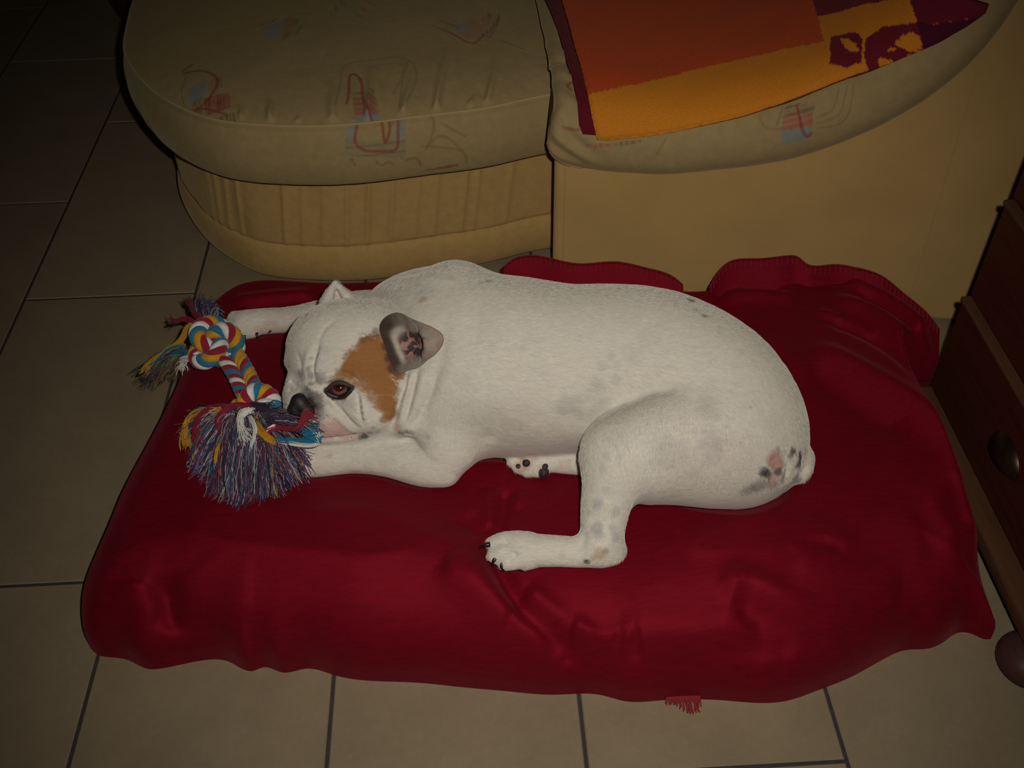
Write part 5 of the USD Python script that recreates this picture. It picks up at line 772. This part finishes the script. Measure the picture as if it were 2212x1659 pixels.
def twisted(parent, name, path, R, pitch, hand=1, phase=0.0, closed=False, order=('red', 'yellow', 'blue', 'white'), label=None):
    p = np.asarray(path, float); n = len(p); t = (np.roll(p, -1, 0) - np.roll(p, 1, 0)) if closed else np.gradient(p, axis=0)
    t /= np.linalg.norm(t, axis=1, keepdims=True); u = np.cross(t[0], [.2, .3, .9]); u /= np.linalg.norm(u); us = []
    for q in t:
        u = u - q * (u @ q); u /= np.linalg.norm(u); us.append(u)
    us = np.array(us); w = np.cross(t, us); L = np.r_[0, np.cumsum(np.linalg.norm(np.diff(p, axis=0), axis=1))]
    if closed:                                # spread the frame's leftover turn and make a whole number of twists
        tot = L[-1] + np.linalg.norm(p[0] - p[-1]); u2 = us[-1] - t[0] * (us[-1] @ t[0]); u2 /= np.linalg.norm(u2); left = math.atan2(np.cross(us[0], u2) @ t[0], us[0] @ u2)
        turns = round(tot / pitch) * 2 * np.pi; a0 = hand * turns * L / tot - left * L / tot
    else: a0 = hand * 2 * np.pi * L / pitch
    path_ = thing(name, p.mean(0), parent=parent)
    if label: tag(stage.GetPrimAtPath(path_), label)
    for k, c in enumerate(order):
        a = a0 + phase + k * np.pi / 2; q = p + (np.cos(a)[:, None] * us + np.sin(a)[:, None] * w) * R * .52
        part(path_, 'strand', tube(q, R * .56, 12, closed), yarn[c], smooth=True)
def knot(center, axis, spin, scale, hand, name='knot', R=.0122):
    axis = axis / np.linalg.norm(axis); u = np.cross(axis, [0.1, 1, 0]); u /= np.linalg.norm(u); w = np.cross(axis, u); a = np.linspace(0, 2 * np.pi, 260, endpoint=False)
    r = (.0232 + .0125 * np.cos(3 * a)) * scale; x, y, z_ = r * np.cos(2 * a + spin), r * np.sin(2 * a + spin), .0125 * np.sin(3 * a)
    twisted(toy, name, center + x[:, None] * u + y[:, None] * w + z_[:, None] * axis, R, .044, hand, .6, True)
K1, K2 = V(*(0.4685, 0.3111, 0.186)), V(*(0.5532, 0.1518, 0.184))
knot(K1, V(-.05, -.45, .9), .9, 1.04, 1); knot(K2, V(.1, -.5, .85), .3, .98, -1)
sd = (K2 - K1) / np.linalg.norm(K2 - K1); sw = np.cross(sd, V(0, -.5, .85)); sw /= np.linalg.norm(sw)
arcp = [V(*(0.498, 0.2788, 0.186)), V(*(0.517, 0.247, 0.18)), V(*(0.5306, 0.2163, 0.178)), V(*(0.5438, 0.1854, 0.182))]
for s_, h_, ph in ((-1, 1, .2), (1, -1, 1.1)):
    twisted(toy, 'cord', spline([q + sw * s_ * .0105 for q in arcp], 60), .0108, .040, h_, ph, order=('red', 'yellow', 'yellow', 'blue') if s_ < 0 else ('white', 'red', 'blue', 'red'))
PAL = [(V(.035, .022, .050), 5), (V(.045, .07, .17), 4), (V(.12, .10, .20), 3), (V(.30, .28, .34), 4), (V(.22, .02, .045), 3), (V(.42, .22, .02), 1.6), (V(.03, .13, .20), 2), (V(.10, .025, .07), 3), (V(.02, .015, .02), 3), (V(.5, .47, .45), 1.5)]
PALW = np.array([w for _, w in PAL]) / sum(w for _, w in PAL)
def threads(n, starts, ends, lift, r=.00046, pal=None, curl=.008, sag=.0, m=11, spread=.004):
    """n loose threads from somewhere along starts to somewhere along ends (both polylines with the same parameter)"""
    ms, cs = [], []
    S_, E_ = polyline(starts, 64), polyline(ends, 64)
    for k in range(n):
        a = rng.random(); i0 = int(np.clip(a * 63 + rng.normal(0, 4), 0, 63)); i1 = int(np.clip(a * 63 + rng.normal(0, 3), 0, 63))
        s, e = S_[i0] + rng.normal(0, spread, 3), E_[i1] + rng.normal(0, spread * .7, 3); e = s + (e - s) * np.clip(rng.normal(.90, .19), .35, 1.14)
        mid = (s + e) / 2 + V(*rng.normal(0, curl, 3)) + V(0, 0, lift * (.5 + rng.random())); t = np.linspace(0, 1, m)[:, None]
        q = (1 - t) ** 2 * s + 2 * t * (1 - t) * mid + t * t * e; q += np.cumsum(rng.normal(0, curl * .17, (m, 3)), 0) * t + sag * t ** 2 * V(0, 0, -1)
        fl_ = rest_z(q) + .0024; q[:, 2] = np.maximum(q[:, 2], fl_)
        v, f = tube(q, r * (.8 + .5 * rng.random()), 4); ms.append((v, f)); c = pal[rng.integers(len(pal))] if pal is not None else PAL[rng.choice(len(PAL), p=PALW)][0]
        cs.append(np.tile(np.clip(c * (.75 + .5 * rng.random()), 0, 1), (len(v), 1)))
    return ms, cs
def tassel(groups, label):
    ms, cs = [], []
    for g_ in groups:
        a, b = threads(**g_); ms += a; cs += b
    return part(toy, 'tassel', join(ms), thread_mat, smooth=True, tint=np.vstack(cs), kind='stuff', label=label)
def bundle(pts, n, r0, pal, r=.0007, fray=1.0, m=16, name='yarn_bundle', label=None, lift_=.012):
    """a yarn that has come untwisted: parallel threads along a curve, fraying at its end"""
    c = spline([V(*p) + TOV * lift_ * (1 - .8 * (i_ / (len(pts) - 1)) ** 2) for i_, p in enumerate(pts)], m); ms, cs = [], []
    for k in range(n):
        o = rng.normal(0, 1, 3); o *= r0 * rng.random() ** .5 / np.linalg.norm(o); t = np.linspace(0, 1, m)[:, None]
        tw = rng.normal(0, 1, 3) * r0 * .9 * fray * smooth01((t - .65) / .35); q = c + o * (1 + .2 * np.sin(t * 6 + k)) + tw; q[:, 2] = np.maximum(q[:, 2], rest_z(q) + .0024)
        v, f = tube(q, r, 4); ms.append((v, f)); col = pal[rng.integers(len(pal))]; cs.append(np.tile(np.clip(col * (.75 + .45 * rng.random()), 0, 1), (len(v), 1)))
    return part(toy, name, join(ms), thread_mat, smooth=True, tint=np.vstack(cs), label=label)
# the big mop of threads at the near end
tassel([dict(n=380, starts=[(0.5051, 0.1435, 0.185), (0.5351, 0.1366, 0.195), (0.5627, 0.1301, 0.195)], ends=[(0.4577, 0.105, 0.15), (0.4778, 0.0758, 0.146), (0.504, 0.0496, 0.144)], lift=.020),
        dict(n=720, starts=[(0.5222, 0.1328, 0.195), (0.5526, 0.1121, 0.2), (0.5909, 0.1099, 0.19)], ends=[(0.5003, 0.0396, 0.144), (0.5416, 0.0141, 0.143), (0.576, 0.0245, 0.143), (0.5951, 0.0292, 0.143)], lift=.026),
        dict(n=520, starts=[(0.5554, 0.1165, 0.2), (0.5781, 0.1088, 0.192), (0.5968, 0.1096, 0.185)], ends=[(0.5916, 0.0311, 0.143), (0.6121, 0.0463, 0.15), (0.6306, 0.0626, 0.16), (0.6276, 0.0761, 0.17)], lift=.024),
        dict(n=200, starts=[(0.4942, 0.1634, 0.18), (0.5177, 0.1569, 0.19), (0.5402, 0.1495, 0.196)], ends=[(0.443, 0.1736, 0.158), (0.4442, 0.1504, 0.152), (0.4608, 0.1185, 0.15)], lift=.018),
        dict(n=110, starts=[(0.5627, 0.1301, 0.195), (0.5826, 0.1243, 0.19)], ends=[tuple(V(*(0.6441, 0.0934, 0.2323)) + TOV * 0.012), tuple(V(*(0.6564, 0.0834, 0.2136)) + TOV * 0.012), tuple(V(*(0.6475, 0.0831, 0.1972)) + TOV * 0.012)], lift=.02),
        dict(n=130, starts=[(0.5324, 0.1459, 0.205), (0.5509, 0.1343, 0.206), (0.5655, 0.1213, 0.204)], ends=[(0.5265, 0.0958, 0.19), (0.5554, 0.0761, 0.19), (0.5735, 0.0856, 0.188)], lift=.010, curl=.010)], 'mop of frayed multicoloured threads hiding the lower knot')
for pts, n, r0, pal, lab in [
    ([(0.5527, 0.1446, 0.205), (0.5205, 0.1516, 0.2), (0.5063, 0.1367, 0.192), (0.5188, 0.1055, 0.185), (0.5399, 0.0862, 0.178)], 46, .0048, [RD, RD * .8], 'red yarn curving through the threads'),
    ([(0.5034, 0.1588, 0.188), (0.4717, 0.1707, 0.176), (0.4524, 0.1682, 0.168), (0.4459, 0.1476, 0.16), (0.4521, 0.1246, 0.152)], 40, .0045, [YL, YL * .85], 'yellow yarn at the left of the mop'),
    ([(0.5133, 0.1639, 0.19), (0.4839, 0.1669, 0.182), (0.4677, 0.1451, 0.176), (0.4715, 0.1198, 0.168), (0.4812, 0.1154, 0.16)], 40, .0045, [RD, RD * .75], None),
    ([(0.5218, 0.1145, 0.18), (0.5036, 0.0859, 0.168), (0.5081, 0.074, 0.156), (0.5147, 0.0629, 0.148)], 46, .0040, [YL, YL * .8], None),
    ([(0.517, 0.1103, 0.18), (0.5028, 0.0797, 0.16), (0.4974, 0.0667, 0.15)], 26, .0035, [BL, BL * .7], None),
    ([(0.556, 0.1377, 0.207), (0.5448, 0.1261, 0.21), (0.5442, 0.1033, 0.205), (0.553, 0.0867, 0.198)], 60, .0055, [WH, WH * .85], 'white tuft in the middle of the mop'),
    ([(0.5555, 0.1246, 0.206), (0.5651, 0.1029, 0.204), (0.5596, 0.0847, 0.19), (0.5528, 0.072, 0.18), (0.5462, 0.0698, 0.172)], 36, .0032, [WH, WH * .9], None),
    ([(0.5654, 0.1159, 0.2), (0.5806, 0.0922, 0.195), (0.5924, 0.0907, 0.186), (0.6021, 0.102, 0.18)], 60, .0058, [YL, YL * .8], 'yellow yarn beside the chin'),
    ([(0.5765, 0.1006, 0.196), (0.5926, 0.1068, 0.198), tuple(V(*(0.6374, 0.0926, 0.2223)) + TOV * 0.012), tuple(V(*(0.6395, 0.094, 0.2283)) + TOV * 0.012), tuple(V(*(0.6499, 0.0928, 0.2363)) + TOV * 0.012)], 44, .0040, [RD, RD * 1.1], 'red yarn tip against the muzzle'),
    ([(0.5806, 0.1049, 0.196), (0.5959, 0.1166, 0.2), (0.6107, 0.1241, 0.198)], 30, .0036, [WH, WH * .9], None),
    ([(0.5916, 0.0962, 0.185), tuple(V(*(0.6547, 0.082, 0.2008)) + TOV * 0.012), tuple(V(*(0.6372, 0.0886, 0.2017)) + TOV * 0.012), tuple(V(*(0.6564, 0.0834, 0.2136)) + TOV * 0.012)], 40, .0042, [BL, BL * 1.2], 'blue yarn tip under the nose'),
    ([(0.5974, 0.0931, 0.186), tuple(V(*(0.6562, 0.082, 0.2017)) + TOV * 0.012), tuple(V(*(0.6521, 0.0832, 0.2102)) + TOV * 0.012)], 34, .0036, [WH, WH * .85], None),
    ([(0.5825, 0.1192, 0.205), (0.5978, 0.111, 0.2), tuple(V(*(0.6289, 0.0961, 0.2116)) + TOV * 0.012)], 60, .0060, [V(.05, .02, .05), V(.03, .02, .03), V(.10, .02, .04)], None),
    ([(0.5509, 0.1515, 0.2), (0.5699, 0.1425, 0.206), (0.5842, 0.1331, 0.205)], 60, .0065, [V(.06, .02, .06), V(.03, .02, .03)], None),
    # upper end
    ([(0.4393, 0.3696, 0.176), (0.418, 0.3688, 0.174), (0.4087, 0.351, 0.166), (0.3764, 0.3196, 0.156), (0.3548, 0.2969, 0.146)], 60, .0052, [YL, YL * .8], 'yellow yarn trailing over the edge of the cushion'),
    ([(0.428, 0.3727, 0.178), (0.4064, 0.3858, 0.176), (0.3933, 0.3867, 0.172), (0.3818, 0.3945, 0.168)], 40, .0042, [RD, RD * .8], None),
    ([(0.4261, 0.3108, 0.166), (0.4028, 0.3223, 0.16), (0.3942, 0.3063, 0.152)], 46, .0055, [BL, BL * .8], None),
    ([(0.4335, 0.3005, 0.165), (0.4156, 0.3038, 0.16), (0.4131, 0.2952, 0.152)], 44, .0055, [WH, WH * .85], None),
    ([(0.4178, 0.3313, 0.168), (0.3928, 0.3296, 0.164), (0.3702, 0.3112, 0.154), (0.3543, 0.299, 0.146)], 30, .0035, [YL * .8, BL], None),
    ([(0.4407, 0.3788, 0.172), (0.4245, 0.3987, 0.172), (0.409, 0.4309, 0.168), (0.3997, 0.4462, 0.166)], 40, .0042, [RD, RD * .7], 'red yarn at the top of the upper knot')]:
    bundle(pts, n, r0, pal, label=lab)
tassel([dict(n=260, starts=[(0.411, 0.324, 0.165), (0.4174, 0.3048, 0.162)], ends=[(0.3395, 0.3064, 0.14), (0.3554, 0.2858, 0.134), (0.3882, 0.2923, 0.138), (0.4015, 0.3056, 0.142)], lift=.008, pal=[V(.03, .02, .03), V(.03, .04, .09), V(.30, .18, .02), V(.15, .02, .04), V(.02, .05, .08), V(.10, .14, .04)])], 'dark frayed end hanging beside the cushion')
tassel([dict(n=240, starts=[(0.4349, 0.3792, 0.17), (0.4532, 0.3779, 0.17)], ends=[(0.4126, 0.4368, 0.168), (0.426, 0.4432, 0.17), (0.4434, 0.4383, 0.168), (0.4548, 0.4132, 0.16)], lift=.014, pal=[V(.03, .02, .05), V(.04, .05, .12), V(.4, .38, .38), V(.18, .02, .05), V(.02, .10, .14)])], 'frayed end standing up beyond the upper knot')
# ---------------------------------------------------------------- the dog's short coat: single hairs lying along the body
rngf = np.random.default_rng(99)
NH = 150000
fa_ = dv[df[:, 1]] - dv[df[:, 0]]; fb_ = dv[df[:, 2]] - dv[df[:, 0]]; fn_ = np.cross(fa_, fb_); far_ = np.linalg.norm(fn_, axis=1)
cen_ = dv[df].mean(1); fnu = fn_ / np.maximum(far_[:, None], 1e-15)
wgt = far_ * (fnu[:, 2] > -.02); eye_p = V(*(0.689, 0.1135, 0.2644)); nose_p = V(*(0.6344, 0.1024, 0.2424))
wgt *= np.clip((np.linalg.norm(cen_ - eye_p, axis=1) - .020) / .006, 0, 1) * np.clip((np.linalg.norm(cen_ - nose_p, axis=1) - .024) / .006, 0, 1) * np.clip((np.linalg.norm(cen_ - ear_c, axis=1) - .030) / .01, 0, 1)
pick = np.searchsorted(np.cumsum(wgt) / wgt.sum(), rngf.random(NH)); r1, r2 = rngf.random(NH), rngf.random(NH); r1, r2 = np.where(r1 + r2 > 1, 1 - r1, r1), np.where(r1 + r2 > 1, 1 - r2, r2)
root = dv[df[pick, 0]] + r1[:, None] * fa_[pick] + r2[:, None] * fb_[pick]; hn = vn[df[pick, 0]]
guides = [((0.6691, 0.1198, 0.2776), .6, -.6), ((0.6651, 0.1675, 0.3218), .9, -.6), ((0.711, 0.1865, 0.337), 1, -.1), ((0.7458, 0.1003, 0.2646), 1, .4), ((0.6876, 0.0908, 0.232), .6, .8), ((0.7188, 0.0779, 0.2433), .9, .5), ((0.802, 0.1617, 0.3359), 1, .1), ((0.7912, 0.0941, 0.2678), .5, 1), ((0.8678, 0.1878, 0.3605), 1, .1), ((0.8956, 0.0919, 0.3246), 1, .25), ((1.0241, 0.1319, 0.3486), 1, .15), ((0.9869, 0.0498, 0.2723), 1, .45), ((1.1189, 0.1278, 0.3465), 1, .25), ((1.2034, 0.0631, 0.3322), 1, .6), ((1.2665, 0.0195, 0.3018), .5, 1), ((1.289, -0.0226, 0.2555), .3, 1), ((1.0987, -0.0394, 0.2873), .1, 1), ((1.189, -0.0544, 0.2618), .3, 1), ((1.038, -0.0689, 0.2347), -.1, 1), ((1.0357, -0.0997, 0.2064), -.1, 1), ((0.9867, -0.1165, 0.1734), -1, .1), ((0.9144, -0.1065, 0.166), -1, .25), ((0.8348, 0.0653, 0.2485), -.1, 1), ((0.792, 0.046, 0.1869), -1, .2), ((0.6848, 0.0662, 0.172), -1, .1), ((0.5723, 0.382, 0.1696), -1, .1)]
gp_ = np.array([g[0] for g in guides]); gd_ = np.array([RIGHT * g[1] - UP * g[2] for g in guides]); gd_ /= np.linalg.norm(gd_, axis=1, keepdims=True)
w_ = 1 / (np.linalg.norm(root[:, None] - gp_[None], axis=2) ** 2 + 4e-4) ** 2; hd = (w_[:, :, None] * gd_[None]).sum(1) / w_.sum(1)[:, None]
hd += rngf.normal(0, .16, hd.shape); hd -= hn * (hd * hn).sum(1)[:, None]; hd /= np.maximum(np.linalg.norm(hd, axis=1, keepdims=True), 1e-9)
head_ = np.exp(-(np.linalg.norm(root - V(*(0.7098, 0.1185, 0.2941)), axis=1) / .12) ** 4); hl = (.0062 - .0030 * head_) * (.6 + .7 * rngf.random(NH))
h0 = root - hn * .0004; h1 = root + (hd * .80 + hn * .20) * hl[:, None] * .5; h2 = root + (hd * .96 + hn * .15) * hl[:, None]
hp = np.stack([h0, h1, h2], 1).reshape(-1, 3) - base_of[dog]
hair_tint = np.clip(tint[df[pick, 0]] * (.90 + .30 * rngf.random(NH))[:, None], 0, 1)
cur = UsdGeom.BasisCurves.Define(stage, dog + '/fur')
cur.CreateTypeAttr('linear'); cur.CreatePointsAttr(Vt.Vec3fArray.FromNumpy(hp.astype(np.float32))); cur.CreateCurveVertexCountsAttr(Vt.IntArray.FromNumpy(np.full(NH, 3, np.int32)))
cur.CreateWidthsAttr(Vt.FloatArray.FromNumpy(np.tile([.00021, .00018, .00007], NH).astype(np.float32))); cur.SetWidthsInterpolation('vertex')
UsdGeom.PrimvarsAPI(cur).CreatePrimvar('tint', Sdf.ValueTypeNames.Color3fArray, 'uniform').Set(Vt.Vec3fArray.FromNumpy(hair_tint.astype(np.float32)))
hair_mat = look('fur_hair', {'a': ('attribute', {'attribute': 'tint'}), 'p': ('principled_bsdf', {'roughness': 0.7, 'specular_ior_level': 0.15})}, [('a.color', 'p.base_color')])
from pxr import UsdShade
UsdShade.MaterialBindingAPI.Apply(cur.GetPrim()).Bind(hair_mat); tag(cur.GetPrim(), kind='stuff', label='short white coat')
